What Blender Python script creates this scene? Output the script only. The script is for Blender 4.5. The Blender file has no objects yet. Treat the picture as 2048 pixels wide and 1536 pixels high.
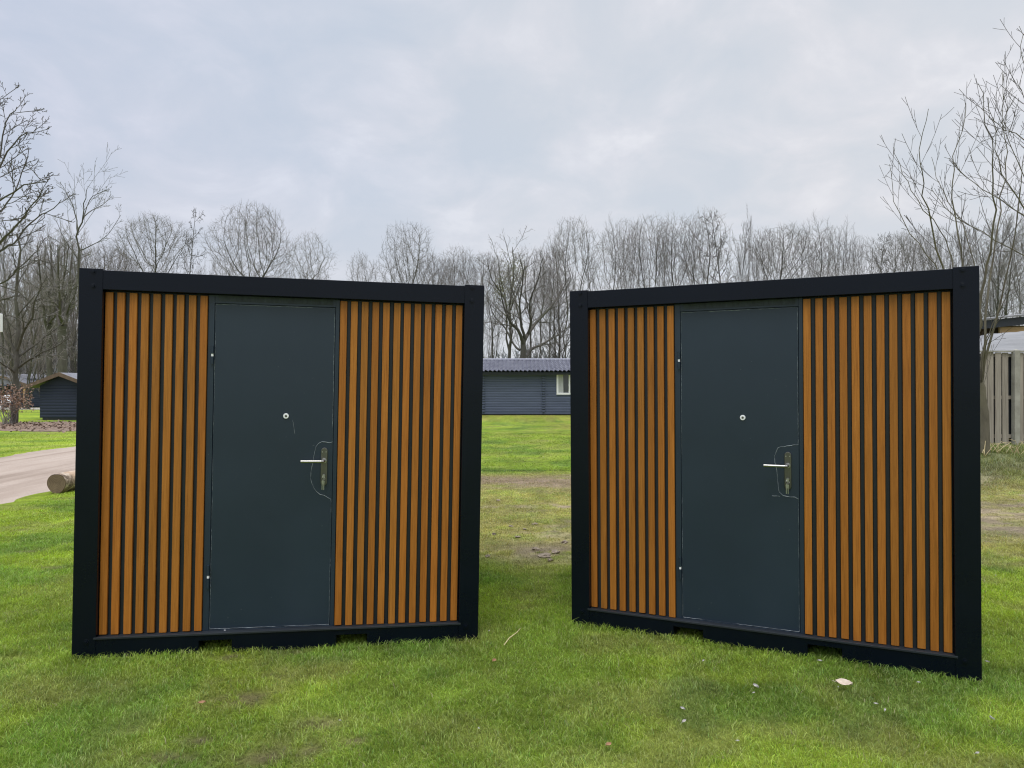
import bpy, bmesh, math, random
import numpy as np
from mathutils import Vector, Matrix
R = math.radians
scn = bpy.context.scene
COL = scn.collection
FPX, CAMH = 1450.0, 1.62           # focal length in photo pixels (2048 wide), eye height


# ------------------------------------------------------------------ helpers
def at(px, py, Y):
    """world point at distance Y along the view axis for a photo pixel"""
    return Vector(((px - 1024) / FPX * Y, Y, CAMH - (py - 768) / FPX * Y))


def tag(o, label=None, cat=None, group=None, kind=None):
    if label: o['label'] = label
    if cat: o['category'] = cat
    if group: o['group'] = group
    if kind: o['kind'] = kind
    return o


def empty(name, loc=(0, 0, 0), rot=(0, 0, 0)):
    o = bpy.data.objects.new(name, None)
    o.empty_display_size = 0.2
    COL.objects.link(o)
    o.location = loc
    o.rotation_euler = rot
    return o


class MB:
    def __init__(s):
        s.v = []; s.f = []; s.c = []; s.col = (1, 1, 1, 1); s.usecol = False

    def add(s, vs, fs):
        b = len(s.v)
        s.v.extend([tuple(x) for x in vs])
        s.f.extend([tuple(i + b for i in f) for f in fs])
        s.c.extend([s.col] * len(vs))

    def box(s, x0, x1, y0, y1, z0, z1):
        s.add([(x0, y0, z0), (x1, y0, z0), (x1, y1, z0), (x0, y1, z0), (x0, y0, z1), (x1, y0, z1), (x1, y1, z1), (x0, y1, z1)],
              [(0, 3, 2, 1), (4, 5, 6, 7), (0, 1, 5, 4), (1, 2, 6, 5), (2, 3, 7, 6), (3, 0, 4, 7)])

    def prism_xz(s, poly, y0, y1):
        """polygon in x,z (counter-clockwise seen from -y) extruded from y0 to y1"""
        n = len(poly)
        vs = [(x, y0, z) for x, z in poly] + [(x, y1, z) for x, z in poly]
        fs = [tuple(range(n)), tuple(range(2 * n - 1, n - 1, -1))]
        for i in range(n):
            j = (i + 1) % n
            fs.append((i, i + n, j + n, j))
        s.add(vs, fs)

    def tube(s, pts, rads, n=6, cap=True):
        pts = [Vector(p) for p in pts]
        m = len(pts)
        b = len(s.v)
        t0 = (pts[-1] - pts[0])
        if t0.length < 1e-9: return
        t0.normalize()
        ref = Vector((0, 0, 1)) if abs(t0.z) < 0.75 else Vector((1, 0, 0))
        cs = [(math.cos(2 * math.pi * k / n), math.sin(2 * math.pi * k / n)) for k in range(n)]
        for i in range(m):
            t = pts[min(i + 1, m - 1)] - pts[max(i - 1, 0)]
            if t.length < 1e-9: t = t0.copy()
            t.normalize()
            u = t.cross(ref); u.normalize()
            w = t.cross(u)
            p = pts[i]; r = rads[i]
            for c, d in cs:
                s.v.append((p.x + r * (u.x * c + w.x * d), p.y + r * (u.y * c + w.y * d), p.z + r * (u.z * c + w.z * d)))
                s.c.append(s.col)
        for i in range(m - 1):
            for k in range(n):
                a = b + i * n + k; e = b + i * n + (k + 1) % n
                s.f.append((a, e, e + n, a + n))
        if cap and n > 3:
            s.f.append(tuple(b + k for k in range(n - 1, -1, -1)))
            s.f.append(tuple(b + (m - 1) * n + k for k in range(n)))

    def disc(s, c, nrm, r, th, n=20):
        c = Vector(c); nrm = Vector(nrm).normalized()
        s.tube([c, c + nrm * th], [r, r], n)

    def build(s, name, mat, parent=None, smooth=False, bevel=0.0, auto=None):
        me = bpy.data.meshes.new(name)
        me.from_pydata(s.v, [], s.f)
        me.materials.append(mat)
        if s.usecol:
            ca = me.color_attributes.new('Col', 'FLOAT_COLOR', 'POINT')
            ca.data.foreach_set('color', np.array(s.c, dtype=np.float32).ravel())
        if smooth:
            me.polygons.foreach_set('use_smooth', [True] * len(me.polygons))
        me.update()
        o = bpy.data.objects.new(name, me)
        COL.objects.link(o)
        o.parent = parent
        if bevel:
            md = o.modifiers.new('bevel', 'BEVEL'); md.width = bevel; md.segments = 2
            md.limit_method = 'ANGLE'; md.angle_limit = R(40)
        return o


def copy_tree(o, parent=None):
    c = o.copy(); COL.objects.link(c); c.parent = parent
    for ch in list(o.children): copy_tree(ch, c)
    return c


# ------------------------------------------------------------------ materials
def new_mat(name):
    m = bpy.data.materials.new(name); m.use_nodes = True
    nt = m.node_tree; nt.nodes.clear()
    out = nt.nodes.new('ShaderNodeOutputMaterial')
    return m, nt, out


def N(nt, typ, **kw):
    n = nt.nodes.new(typ)
    for k, v in kw.items():
        if k.startswith('i_'): n.inputs[k[2:].replace('_', ' ')].default_value = v
        else: setattr(n, k, v)
    return n


def noise(nt, scale, detail=4, rough=.55, vec=None, dist=0):
    n = N(nt, 'ShaderNodeTexNoise', i_Scale=scale, i_Detail=detail, i_Roughness=rough, i_Distortion=dist)
    if vec is not None: nt.links.new(vec, n.inputs['Vector'])
    return n


def ramp(nt, fac, stops):
    r = nt.nodes.new('ShaderNodeValToRGB')
    e = r.color_ramp.elements
    while len(e) > 1: e.remove(e[0])
    e[0].position = stops[0][0]; e[0].color = tuple(stops[0][1]) + (1,)
    for p, c in stops[1:]:
        x = e.new(p); x.color = tuple(c) + (1,)
    nt.links.new(fac, r.inputs['Fac'])
    return r


def mixc(nt, fac, a, b, mode='MIX'):
    m = N(nt, 'ShaderNodeMix', data_type='RGBA', blend_type=mode)
    for s, v in ((m.inputs[0], fac), (m.inputs[6], a), (m.inputs[7], b)):
        if hasattr(v, 'is_linked'): nt.links.new(v, s)
        elif isinstance(v, (int, float)): s.default_value = v
        else: s.default_value = tuple(v) + (1,) if len(v) == 3 else v
    return m.outputs[2]


def coords(nt, kind='Object', scale=(1, 1, 1), rot=(0, 0, 0)):
    tc = nt.nodes.new('ShaderNodeTexCoord')
    mp = N(nt, 'ShaderNodeMapping')
    mp.inputs['Scale'].default_value = scale
    mp.inputs['Rotation'].default_value = rot
    nt.links.new(tc.outputs[kind], mp.inputs['Vector'])
    return mp.outputs['Vector']


def bump(nt, h, strength=.3, dist=.01):
    b = N(nt, 'ShaderNodeBump', i_Strength=strength, i_Distance=dist)
    nt.links.new(h, b.inputs['Height'])
    return b.outputs['Normal']


def simple_mat(name, ca, cb, scale=6, rough=.6, metal=0, bstr=.15, bscale=40, bdist=.004, stretch=(1, 1, 1), spec=.5, rvar=.1):
    m, nt, out = new_mat(name)
    v = coords(nt, scale=stretch)
    n = noise(nt, scale, 5, .6, v)
    c = ramp(nt, n.outputs['Fac'], [(.3, ca), (.7, cb)])
    p = N(nt, 'ShaderNodeBsdfPrincipled', i_Metallic=metal)
    p.inputs['Specular IOR Level'].default_value = spec
    nt.links.new(c.outputs['Color'], p.inputs['Base Color'])
    mr = N(nt, 'ShaderNodeMapRange'); mr.inputs['To Min'].default_value = max(0, rough - rvar); mr.inputs['To Max'].default_value = min(1, rough + rvar)
    nt.links.new(n.outputs['Fac'], mr.inputs['Value']); nt.links.new(mr.outputs['Result'], p.inputs['Roughness'])
    n2 = noise(nt, bscale, 3, .6, v)
    nt.links.new(bump(nt, n2.outputs['Fac'], bstr, bdist), p.inputs['Normal'])
    nt.links.new(p.outputs['BSDF'], out.inputs['Surface'])
    return m


M = {}
M['frame'] = simple_mat('anthracite_paint', (.0007, .0026, .0078), (.0012, .0035, .0102), 3, .28, 0, .05, 220, .0008, rvar=.05, spec=.24)
M['backing'] = simple_mat('dark_channel', (.007, .0105, .016), (.010, .0145, .021), 5, .5, 0, .1, 80, .001)
M['steel'] = simple_mat('brushed_steel', (.115, .11, .10), (.175, .168, .152), 8, .38, 1.0, .1, 150, .0006, (1, 1, .1))
M['bright_steel'] = simple_mat('polished_steel', (.33, .325, .31), (.45, .44, .42), 8, .36, 1.0, .05, 150, .0006)
M['white'] = simple_mat('white_plastic', (.78, .78, .80), (.86, .86, .87), 20, .4, 0, .05, 60, .001)
M['film'] = simple_mat('torn_film', (.085, .105, .12), (.36, .40, .42), 26, .5, 0, .2, 90, .001)
M['scuff'] = simple_mat('scuffed_paint', (.006, .010, .014), (.040, .052, .062), 55, .6, 0, .1, 90, .001, (1, 1, .22))
M['wall'] = simple_mat('container_side', (.010, .014, .019), (.016, .021, .028), 2, .5, 0, .08, 30, .001)
M['fascia_black'] = simple_mat('black_fascia', (.012, .016, .022), (.02, .025, .033), 2, .6)
M['brown_trim'] = simple_mat('brown_trim', (.10, .068, .045), (.17, .12, .08), 5, .75, 0, .2, 30, .004, (1, 1, .3))
M['log_wall'] = simple_mat('grey_blue_boards', (.062, .079, .130), (.088, .109, .172), 1.6, .62, 0, .15, 30, .004, (.35, 1, 4))
M['shed_wall'] = simple_mat('dark_blue_boards', (.013, .020, .042), (.021, .031, .060), 1.6, .7, 0, .15, 30, .004, (.35, 1, 4))
M['tile'] = simple_mat('grey_roof_tile', (.17, .172, .215), (.28, .285, .33), 3, .42, 0, .2, 30, .004)
M['roof_felt'] = simple_mat('roof_felt', (.13, .13, .15), (.22, .22, .245), 2, .8, 0, .25, 30, .01)
M['fence_wood'] = simple_mat('weathered_planks', (.22, .190, .155), (.42, .375, .315), 5, .85, 0, .35, 40, .004, (3.5, 3.5, .22))
M['post'] = simple_mat('pale_post', (.25, .24, .20), (.40, .385, .33), 6, .85, 0, .25, 50, .004)
M['plywood'] = simple_mat('tan_plywood', (.33, .21, .09), (.45, .30, .14), 3, .7, 0, .1, 40, .002, (.5, 1, 3))
M['tarp'] = simple_mat('grey_tarp', (.155, .155, .158), (.245, .245, .248), 2.5, .55, 0, .35, 12, .02, (.4, 1, 4))
M['curtain'] = simple_mat('white_curtain', (.32, .33, .34), (.52, .53, .53), 14, .9, 0, .3, 20, .01, (3, 1, .2))
M['concrete'] = simple_mat('pale_paving', (.35, .33, .27), (.5, .47, .4), 1.5, .85)
M['dry_leaf'] = simple_mat('dry_leaf', (.42, .33, .25), (.66, .56, .46), 30, .75, 0, .4, 60, .002)
M['brown_leaf'] = simple_mat('brown_leaf', (.22, .11, .05), (.36, .21, .11), 30, .75, 0, .3, 60, .002)
M['scrap'] = simple_mat('pale_scrap', (.40, .38, .35), (.66, .64, .60), 30, .7, 0, .3, 60, .002)
M['straw'] = simple_mat('straw', (.42, .34, .17), (.6, .5, .29), 30, .75)
M['beech_leaf'] = simple_mat('withered_beech_leaves', (.11, .062, .042), (.27, .165, .11), 3.5, .75)
M['ivy'] = simple_mat('olive_leaves', (.075, .08, .035), (.16, .155, .075), 2, .7)
M['pine'] = simple_mat('pine_green', (.03, .045, .025), (.06, .08, .045), 2, .8)


def bark_mat(name, ca, cb, scale=5, green=None):
    m, nt, out = new_mat(name)
    v = coords(nt, scale=(1, 1, .35))
    n = noise(nt, scale, 6, .65, v, .4)
    c = ramp(nt, n.outputs['Fac'], [(.32, ca), (.68, cb)]).outputs['Color']
    if green:
        n3 = noise(nt, .5, 3, .5, coords(nt))
        c = mixc(nt, ramp(nt, n3.outputs['Fac'], [(.45, (0, 0, 0)), (.65, (1, 1, 1))]).outputs['Color'], c, green)
    p = N(nt, 'ShaderNodeBsdfPrincipled', i_Roughness=.9)
    p.inputs['Specular IOR Level'].default_value = .15
    nt.links.new(c, p.inputs['Base Color'])
    nt.links.new(bump(nt, n.outputs['Fac'], .5, .03), p.inputs['Normal'])
    nt.links.new(p.outputs['BSDF'], out.inputs['Surface'])
    return m


M['bark'] = bark_mat('grey_bark', (.058, .052, .046), (.125, .116, .102), 5, (.082, .082, .060))
M['twig'] = bark_mat('grey_twigs', (.155, .142, .132), (.265, .245, .228), 2)
M['twig_dark'] = bark_mat('dark_twigs', (.075, .066, .062), (.14, .125, .115), 2)
M['twig_red'] = bark_mat('reddish_twigs', (.19, .162, .15), (.30, .258, .238), 2)
M['twig_haze'] = bark_mat('pale_twigs', (.15, .145, .14), (.22, .213, .205), 1)
M['bark_pale'] = bark_mat('pale_bark', (.095, .085, .064), (.18, .163, .12), 6, (.12, .112, .062))
M['far'] = bark_mat('haze_tinted_wood', (.19, .205, .21), (.27, .285, .29), .4)  # far wood: haze of the distance mixed into the colour


def wood_mat():
    m, nt, out = new_mat('stained_slats')
    v = coords(nt, scale=(34, 34, 1.2))
    n1 = noise(nt, 1.6, 6, .62, v, 1.2)
    v2 = coords(nt, scale=(110, 110, 2.6))
    n2 = noise(nt, 1.5, 4, .7, v2, .3)
    n3 = noise(nt, 1.1, 3, .5, coords(nt, scale=(2.2, 2.2, 1)))
    at_ = N(nt, 'ShaderNodeVertexColor', layer_name='Col')
    c1 = ramp(nt, n1.outputs['Fac'], [(.25, (.25, .099, .015)), (.50, (.365, .136, .021)), (.8, (.445, .180, .033))]).outputs['Color']
    c2 = mixc(nt, ramp(nt, n2.outputs['Fac'], [(.50, (0, 0, 0)), (.68, (.75, .75, .75))]).outputs['Color'], c1, (.19, .065, .009))
    c3 = mixc(nt, 1.0, c2, at_.outputs['Color'], 'MULTIPLY')
    c4 = mixc(nt, ramp(nt, n3.outputs['Fac'], [(.35, (0, 0, 0)), (.7, (.25, .25, .25))]).outputs['Color'], c3, (.36, .125, .019))
    p = N(nt, 'ShaderNodeBsdfPrincipled', i_Roughness=.45)
    p.inputs['Specular IOR Level'].default_value = .24
    nt.links.new(c4, p.inputs['Base Color'])
    nt.links.new(bump(nt, n2.outputs['Fac'], .12, .001), p.inputs['Normal'])
    nt.links.new(p.outputs['BSDF'], out.inputs['Surface'])
    return m


def door_mat():
    m, nt, out = new_mat('door_paint')
    v = coords(nt)
    n1 = noise(nt, 1.3, 4, .55, v)
    n2 = noise(nt, 7, 5, .65, coords(nt, scale=(1, 1, .5)))
    c = ramp(nt, n1.outputs['Fac'], [(.3, (.0092, .0193, .0335)), (.7, (.0145, .0272, .0445))]).outputs['Color']
    # pale rubbed specks and smears on the protective film
    n3 = noise(nt, 55, 2, .5, coords(nt, scale=(1, 1, .8)))
    n4 = noise(nt, 2.2, 3, .6, v)
    sp = N(nt, 'ShaderNodeMath', operation='MULTIPLY')
    nt.links.new(ramp(nt, n3.outputs['Fac'], [(.735, (0, 0, 0)), (.76, (1, 1, 1))]).outputs['Color'], sp.inputs[0])
    nt.links.new(ramp(nt, n4.outputs['Fac'], [(.5, (0, 0, 0)), (.62, (.6, .6, .6))]).outputs['Color'], sp.inputs[1])
    c = mixc(nt, sp.outputs[0], c, (.16, .18, .18))
    p = N(nt, 'ShaderNodeBsdfPrincipled')
    nt.links.new(c, p.inputs['Base Color'])
    mr = N(nt, 'ShaderNodeMapRange'); mr.inputs['To Min'].default_value = .30; mr.inputs['To Max'].default_value = .52
    nt.links.new(n2.outputs['Fac'], mr.inputs['Value']); nt.links.new(mr.outputs['Result'], p.inputs['Roughness'])
    n5 = noise(nt, 2.6, 2, .5, v)
    nt.links.new(bump(nt, n5.outputs['Fac'], .18, .01), p.inputs['Normal'])
    nt.links.new(p.outputs['BSDF'], out.inputs['Surface'])
    return m


M['wood'] = wood_mat()
M['door'] = door_mat()


def glass_mat():
    m, nt, out = new_mat('window_glass')
    n = noise(nt, 1.2, 2, .5, coords(nt))
    c = ramp(nt, n.outputs['Fac'], [(.3, (.05, .055, .06)), (.7, (.09, .095, .10))]).outputs['Color']
    p = N(nt, 'ShaderNodeBsdfPrincipled', i_Roughness=.08)
    nt.links.new(c, p.inputs['Base Color'])
    nt.links.new(p.outputs['BSDF'], out.inputs['Surface'])
    return m


M['glass'] = glass_mat()


def grass_mat():
    m, nt, out = new_mat('grass_blades')
    a = N(nt, 'ShaderNodeVertexColor', layer_name='Col')
    d = N(nt, 'ShaderNodeBsdfDiffuse'); t = N(nt, 'ShaderNodeBsdfTranslucent'); g = N(nt, 'ShaderNodeBsdfGlossy', i_Roughness=.45)
    nt.links.new(a.outputs['Color'], d.inputs['Color'])
    nt.links.new(mixc(nt, 1, a.outputs['Color'], (1.2, 1.15, .7), 'MULTIPLY'), t.inputs['Color'])
    g.inputs['Color'].default_value = (.5, .5, .5, 1)
    s1 = N(nt, 'ShaderNodeMixShader', i_Fac=.38); s2 = N(nt, 'ShaderNodeMixShader', i_Fac=.05)
    nt.links.new(d.outputs[0], s1.inputs[1]); nt.links.new(t.outputs[0], s1.inputs[2])
    nt.links.new(s1.outputs[0], s2.inputs[1]); nt.links.new(g.outputs[0], s2.inputs[2])
    nt.links.new(s2.outputs[0], out.inputs['Surface'])
    return m


def ground_mat():
    m, nt, out = new_mat('lawn_ground')
    a = N(nt, 'ShaderNodeVertexColor', layer_name='Col')
    v = coords(nt)
    n1 = noise(nt, 9, 7, .72, v)
    n2 = noise(nt, 60, 4, .7, v)
    n3 = noise(nt, .6, 4, .6, coords(nt, scale=(.5, 1.6, 1)))
    c = mixc(nt, 1, a.outputs['Color'], ramp(nt, n1.outputs['Fac'], [(.25, (.55, .55, .55)), (.75, (1.45, 1.45, 1.4))]).outputs['Color'], 'MULTIPLY')
    c = mixc(nt, 1, c, ramp(nt, n2.outputs['Fac'], [(.25, (.6, .6, .6)), (.75, (1.4, 1.4, 1.4))]).outputs['Color'], 'MULTIPLY')
    c = mixc(nt, 1, c, ramp(nt, n3.outputs['Fac'], [(.3, (.82, .80, .85)), (.7, (1.17, 1.14, 1.1))]).outputs['Color'], 'MULTIPLY')
    p = N(nt, 'ShaderNodeBsdfPrincipled', i_Roughness=.95)
    p.inputs['Specular IOR Level'].default_value = .1
    nt.links.new(c, p.inputs['Base Color'])
    ad = N(nt, 'ShaderNodeMath', operation='ADD'); nt.links.new(n1.outputs['Fac'], ad.inputs[0]); nt.links.new(n2.outputs['Fac'], ad.inputs[1])
    nt.links.new(bump(nt, ad.outputs[0], .9, .035), p.inputs['Normal'])
    nt.links.new(p.outputs['BSDF'], out.inputs['Surface'])
    return m


def road_mat():
    m, nt, out = new_mat('sandy_road')
    n1 = noise(nt, .8, 6, .65, coords(nt, scale=(1.6, .25, 1)))
    n2 = noise(nt, 45, 4, .7, coords(nt))
    n4 = noise(nt, 1.1, 5, .7, coords(nt, scale=(2.2, .12, 1)))
    c = ramp(nt, n1.outputs['Fac'], [(.25, (.26, .195, .15)), (.5, (.37, .295, .24)), (.75, (.45, .37, .31))]).outputs['Color']
    c = mixc(nt, 1, c, ramp(nt, n2.outputs['Fac'], [(.3, (.8, .8, .8)), (.7, (1.15, 1.15, 1.15))]).outputs['Color'], 'MULTIPLY')
    c = mixc(nt, ramp(nt, n4.outputs['Fac'], [(.5, (0, 0, 0)), (.70, (.8, .8, .8))]).outputs['Color'], c, (.215, .16, .12))
    p = N(nt, 'ShaderNodeBsdfPrincipled', i_Roughness=.95)
    nt.links.new(c, p.inputs['Base Color'])
    nt.links.new(bump(nt, n2.outputs['Fac'], .5, .02), p.inputs['Normal'])
    nt.links.new(p.outputs['BSDF'], out.inputs['Surface'])
    return m


def birch_mat():
    m, nt, out = new_mat('birch_bark')
    n1 = noise(nt, 9, 6, .7, coords(nt, scale=(1, 1, 1)), .8)
    n2 = noise(nt, 3, 3, .6, coords(nt))
    c = ramp(nt, n1.outputs['Fac'], [(.38, (.05, .035, .025)), (.48, (.20, .14, .095)), (.58, (.42, .34, .26)), (.72, (.68, .62, .55))]).outputs['Color']
    c = mixc(nt, ramp(nt, n2.outputs['Fac'], [(.45, (0, 0, 0)), (.65, (.7, .7, .7))]).outputs['Color'], c, (.45, .31, .20))
    p = N(nt, 'ShaderNodeBsdfPrincipled', i_Roughness=.8)
    nt.links.new(c, p.inputs['Base Color'])
    nt.links.new(bump(nt, n1.outputs['Fac'], .5, .02), p.inputs['Normal'])
    nt.links.new(p.outputs['BSDF'], out.inputs['Surface'])
    return m


def endgrain_mat():
    m, nt, out = new_mat('cut_wood')
    v = coords(nt)
    w = N(nt, 'ShaderNodeTexWave', wave_type='RINGS', rings_direction='Y', i_Scale=14.0, i_Distortion=1.6, i_Detail=3.0)
    nt.links.new(v, w.inputs['Vector'])
    n = noise(nt, 11, 5, .65, v)
    c = ramp(nt, n.outputs['Fac'], [(.3, (.075, .05, .027)), (.7, (.19, .135, .078))]).outputs['Color']
    c = mixc(nt, .35, c, ramp(nt, w.outputs['Fac'], [(.2, (.075, .048, .025)), (.8, (.27, .20, .12))]).outputs['Color'])
    p = N(nt, 'ShaderNodeBsdfPrincipled', i_Roughness=.85)
    nt.links.new(c, p.inputs['Base Color'])
    nt.links.new(p.outputs['BSDF'], out.inputs['Surface'])
    return m


M['grass'] = grass_mat(); M['ground'] = ground_mat(); M['road'] = road_mat(); M['birch'] = birch_mat(); M['endgrain'] = endgrain_mat()

# ------------------------------------------------------------------ numpy value noise for the terrain and the lawn
_rs = np.random.RandomState(7)
_tab = _rs.rand(256, 256)


def vnoise(x, y):
    xi = np.floor(x).astype(int); yi = np.floor(y).astype(int)
    fx = x - xi; fy = y - yi
    fx = fx * fx * (3 - 2 * fx); fy = fy * fy * (3 - 2 * fy)
    a = _tab[xi & 255, yi & 255]; b = _tab[(xi + 1) & 255, yi & 255]
    c = _tab[xi & 255, (yi + 1) & 255]; d = _tab[(xi + 1) & 255, (yi + 1) & 255]
    return (a * (1 - fx) + b * fx) * (1 - fy) + (c * (1 - fx) + d * fx) * fy


def fbm(x, y, s=1.0, o=4, seed=0):
    r = 0; amp = .5; tot = 0
    x = np.asarray(x, float) * s + 17.3 * seed + 100; y = np.asarray(y, float) * s + 9.1 * seed + 100
    for i in range(o):
        r = r + amp * vnoise(x, y); tot += amp
        x = x * 2.03 + 5.2; y = y * 2.03 + 1.7; amp *= .55
    return r / tot


def sst(x, a, b):
    t = np.clip((np.asarray(x, float) - a) / (b - a), 0, 1)
    return t * t * (3 - 2 * t)


def height(x, y):
    x = np.asarray(x, float); y = np.asarray(y, float)
    near = np.exp(-((x + 2.5) ** 2 + (y - 4.2) ** 2) / 1.4)
    h = .036 * near - .006
    h = h + .05 * (fbm(x, y, .7, 3, 3) - .5) * sst(y, 6.2, 9) * (1 - sst(y, 26, 34)) * sst(x, -6.3, -5)
    bank = sst(y, 10.2, 14.2) * sst(x, 6.6, 8.6) * (1 - sst(y, 24, 34))
    h = h + .40 * bank
    return h


SPOTS = [(px, py, r) for px, py, r in [(490, 1400, .16), (590, 1500, .13), (560, 1350, .10), (385, 1528, .10), (268, 1462, .06), (470, 1372, .10),
         (50, 1222, .09), (60, 1100, .12), (100, 1135, .10), (420, 1480, .12), (640, 1445, .09), (600, 1310, .07), (530, 1520, .14), (45, 1060, .10), (320, 1520, .08), (450, 1320, .10), (700, 1480, .06)]]
SPOTS = [(at(px, py, CAMH * FPX / (py - 768)), r) for px, py, r in SPOTS]


def lawn(x, y):
    """albedo of the lawn, how bare it is, how long the grass is"""
    x = np.asarray(x, float); y = np.asarray(y, float)
    rough = sst(x, -2.8, -1.2) * sst(y, 6.1, 7.4) * (1 - sst(y, 12.6, 13.7)) + sst(x, 5.5, 6.5) * sst(y, 12.6, 13.7) * (1 - sst(y, 18, 22))
    rough = np.clip(rough, 0, 1)
    n = fbm(x, y, .9, 5, 1); n2 = fbm(x, y, 2.6, 4, 2); n3 = fbm(x, y, .33, 3, 5); n4 = fbm(x, y, 6.5, 3, 8)
    bright = np.array([.300, .410, .040]); mid = np.array([.215, .325, .038]); dry = np.array([.34, .375, .100]); dead = np.array([.140, .110, .068]); mud = np.array([.27, .220, .155])
    lf = sst(-x, .3, 2.6) * sst(y, 3.6, 5.0) * .55 + sst(x, 2.6, 3.4) * sst(y, 4.4, 6) * (1 - sst(y, 7, 7.5)) * .8
    far = sst(y, 13.4, 13.8) * (1 - sst(x, 5.5, 6.5))
    w = np.clip(sst(n, .36, .66) * .75 + lf + far * .22, 0, 1)[..., None]
    c = mid * (1 - w) + bright * w
    front = (1 - sst(y, 4.6, 6.2))
    w = np.clip(sst(n2, .45, .7) * .42 + front * .16 * sst(n3, .3, .6) + rough * .85 + far * sst(n, .52, .7) * .5, 0, .85)[..., None]
    tan = np.array([.43, .385, .135]); rg = (rough * sst(n4 * .5 + n2 * .5, .3, .6))[..., None]
    c = c * (1 - w) + (dry * (1 - rg) + tan * rg) * w
    w = (sst(fbm(x, y, 1.3, 3, 12), .54, .68) * (1 - rough) * .6)[..., None]      # darker, lusher clumps
    c = c * (1 - w) + np.array([.130, .245, .042]) * w
    bare = sst(n2, .56, .70) * sst(n, .42, .55) * .22 * (1 - far)
    brk = sst(fbm(x * .7, y, 5.5, 4, 14), .40, .60)
    md = rough * sst(fbm(x * .55, y, 1.15, 5, 4), .42, .66) * (.10 + .90 * brk) * (1 - .45 * sst(y, 13.0, 13.8))
    md = np.maximum(md, np.exp(-(((x - .36) / .5) ** 2 + ((y - 7.0) / .42) ** 2)) ** .7 * sst(fbm(x, y, 5, 3, 71), .30, .50))
    md = np.maximum(md, .85 * np.exp(-(((x - .45) / .9) ** 2 + ((y - 12.0) / .8) ** 2)) * (.35 + .65 * brk))
    md = np.maximum(md, .95 * sst(x, 4.4, 5.2) * sst(fbm(x * .5, y * 1.3, 1.1, 4, 6), .32, .46) * (.55 + .45 * brk) * sst(y, 6.9, 7.4) * (1 - sst(y, 9.6, 10.6)))
    for p, r in SPOTS:
        d = ((x - p.x) / (r * 1.15)) ** 2 + ((y - p.y) / (r * .75)) ** 2
        bare = np.maximum(bare, .95 * np.exp(-d) * sst(n4 + .25 * np.exp(-d), .38, .6) * sst(fbm(x, y, 17, 3, 41), .32, .52))
    w = np.clip(bare, 0, 1)[..., None]; c = c * (1 - w) + dead * w
    w = np.clip(md, 0, 1)[..., None]; c = c * (1 - w) + mud * w
    lum = (.70 + .60 * fbm(x, y, 4.2, 3, 51)) * (.80 + .40 * fbm(x, y, 11, 2, 52)) * (.90 + .20 * fbm(x, y, 1.2, 2, 53)) * 1.10
    c = c * lum[..., None]
    tb = rough * np.exp(-((y - 12.1) / 1.05) ** 2) * sst(fbm(x * .8, y * 1.4, 2.2, 4, 55), .24, .52) * .92     # pinkish worn strip
    c = c * (1 - tb[..., None]) + np.array([.34, .262, .185]) * tb[..., None]
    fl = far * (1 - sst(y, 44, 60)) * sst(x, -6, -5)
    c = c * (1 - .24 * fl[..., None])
    yb = np.clip(sst(y, 30.5, 34) * .5 + .6 * np.exp(-(((x - 2.9) / 1.5) ** 2 + ((y - 27) / 4.0) ** 2)), 0, .7) * fl * (.5 + .5 * sst(n2, .35, .6))
    c = c * (1 - yb[..., None]) + np.array([.285, .235, .062]) * yb[..., None]
    # narrow dark edge between rough ground and mown field
    e = np.exp(-((y - 13.6 - .05 * np.sin(x * 3)) / .07) ** 2) * (1 - sst(x, 5, 6)) * sst(x, -6, -5) * .75
    c = c * (1 - e[..., None]) + np.array([.04, .055, .018]) * e[..., None]
    weeds = sst(x, 6.4, 7.4) * sst(y, 10.6, 12.5)
    c = c * (1 - .55 * weeds[..., None]) + np.array([.12, .20, .06]) * .55 * weeds[..., None]
    # far left band of dead beech leaves is laid as its own object; grass darkens towards the trees
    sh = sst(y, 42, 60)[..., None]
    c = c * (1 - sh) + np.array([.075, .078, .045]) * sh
    return c, np.clip(np.maximum(bare, md), 0, 1), weeds


# ------------------------------------------------------------------ ground sheet
def axis(segs):
    out = []
    for a, b, st in segs:
        n = max(1, int(round((b - a) / st))); out += [a + (b - a) * i / n for i in range(n)]
    return out + [segs[-1][1]]


gx = axis([(-500, -100, 50), (-100, -40, 6), (-40, -14, 1.3), (-14, -6, .25), (-6, 9, .085), (9, 14, .25), (14, 40, 1.3), (40, 100, 6), (100, 500, 50)])
gy = axis([(-60, -4, 7), (-4, 1.5, .6), (1.5, 8, .075), (8, 14.5, .1), (14.5, 30, .35), (30, 60, 1.5), (60, 120, 8), (120, 900, 60)])
GX, GY = np.meshgrid(np.array(gx), np.array(gy))
GZ = height(GX, GY)
nx, ny = len(gx), len(gy)
me = bpy.data.meshes.new('lawn')
vv = np.stack([GX, GY, GZ], -1).reshape(-1, 3)
ii = np.arange((nx - 1) * (ny - 1)); r_, c_ = ii // (nx - 1), ii % (nx - 1)
q = np.stack([r_ * nx + c_, r_ * nx + c_ + 1, (r_ + 1) * nx + c_ + 1, (r_ + 1) * nx + c_], -1)


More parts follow.
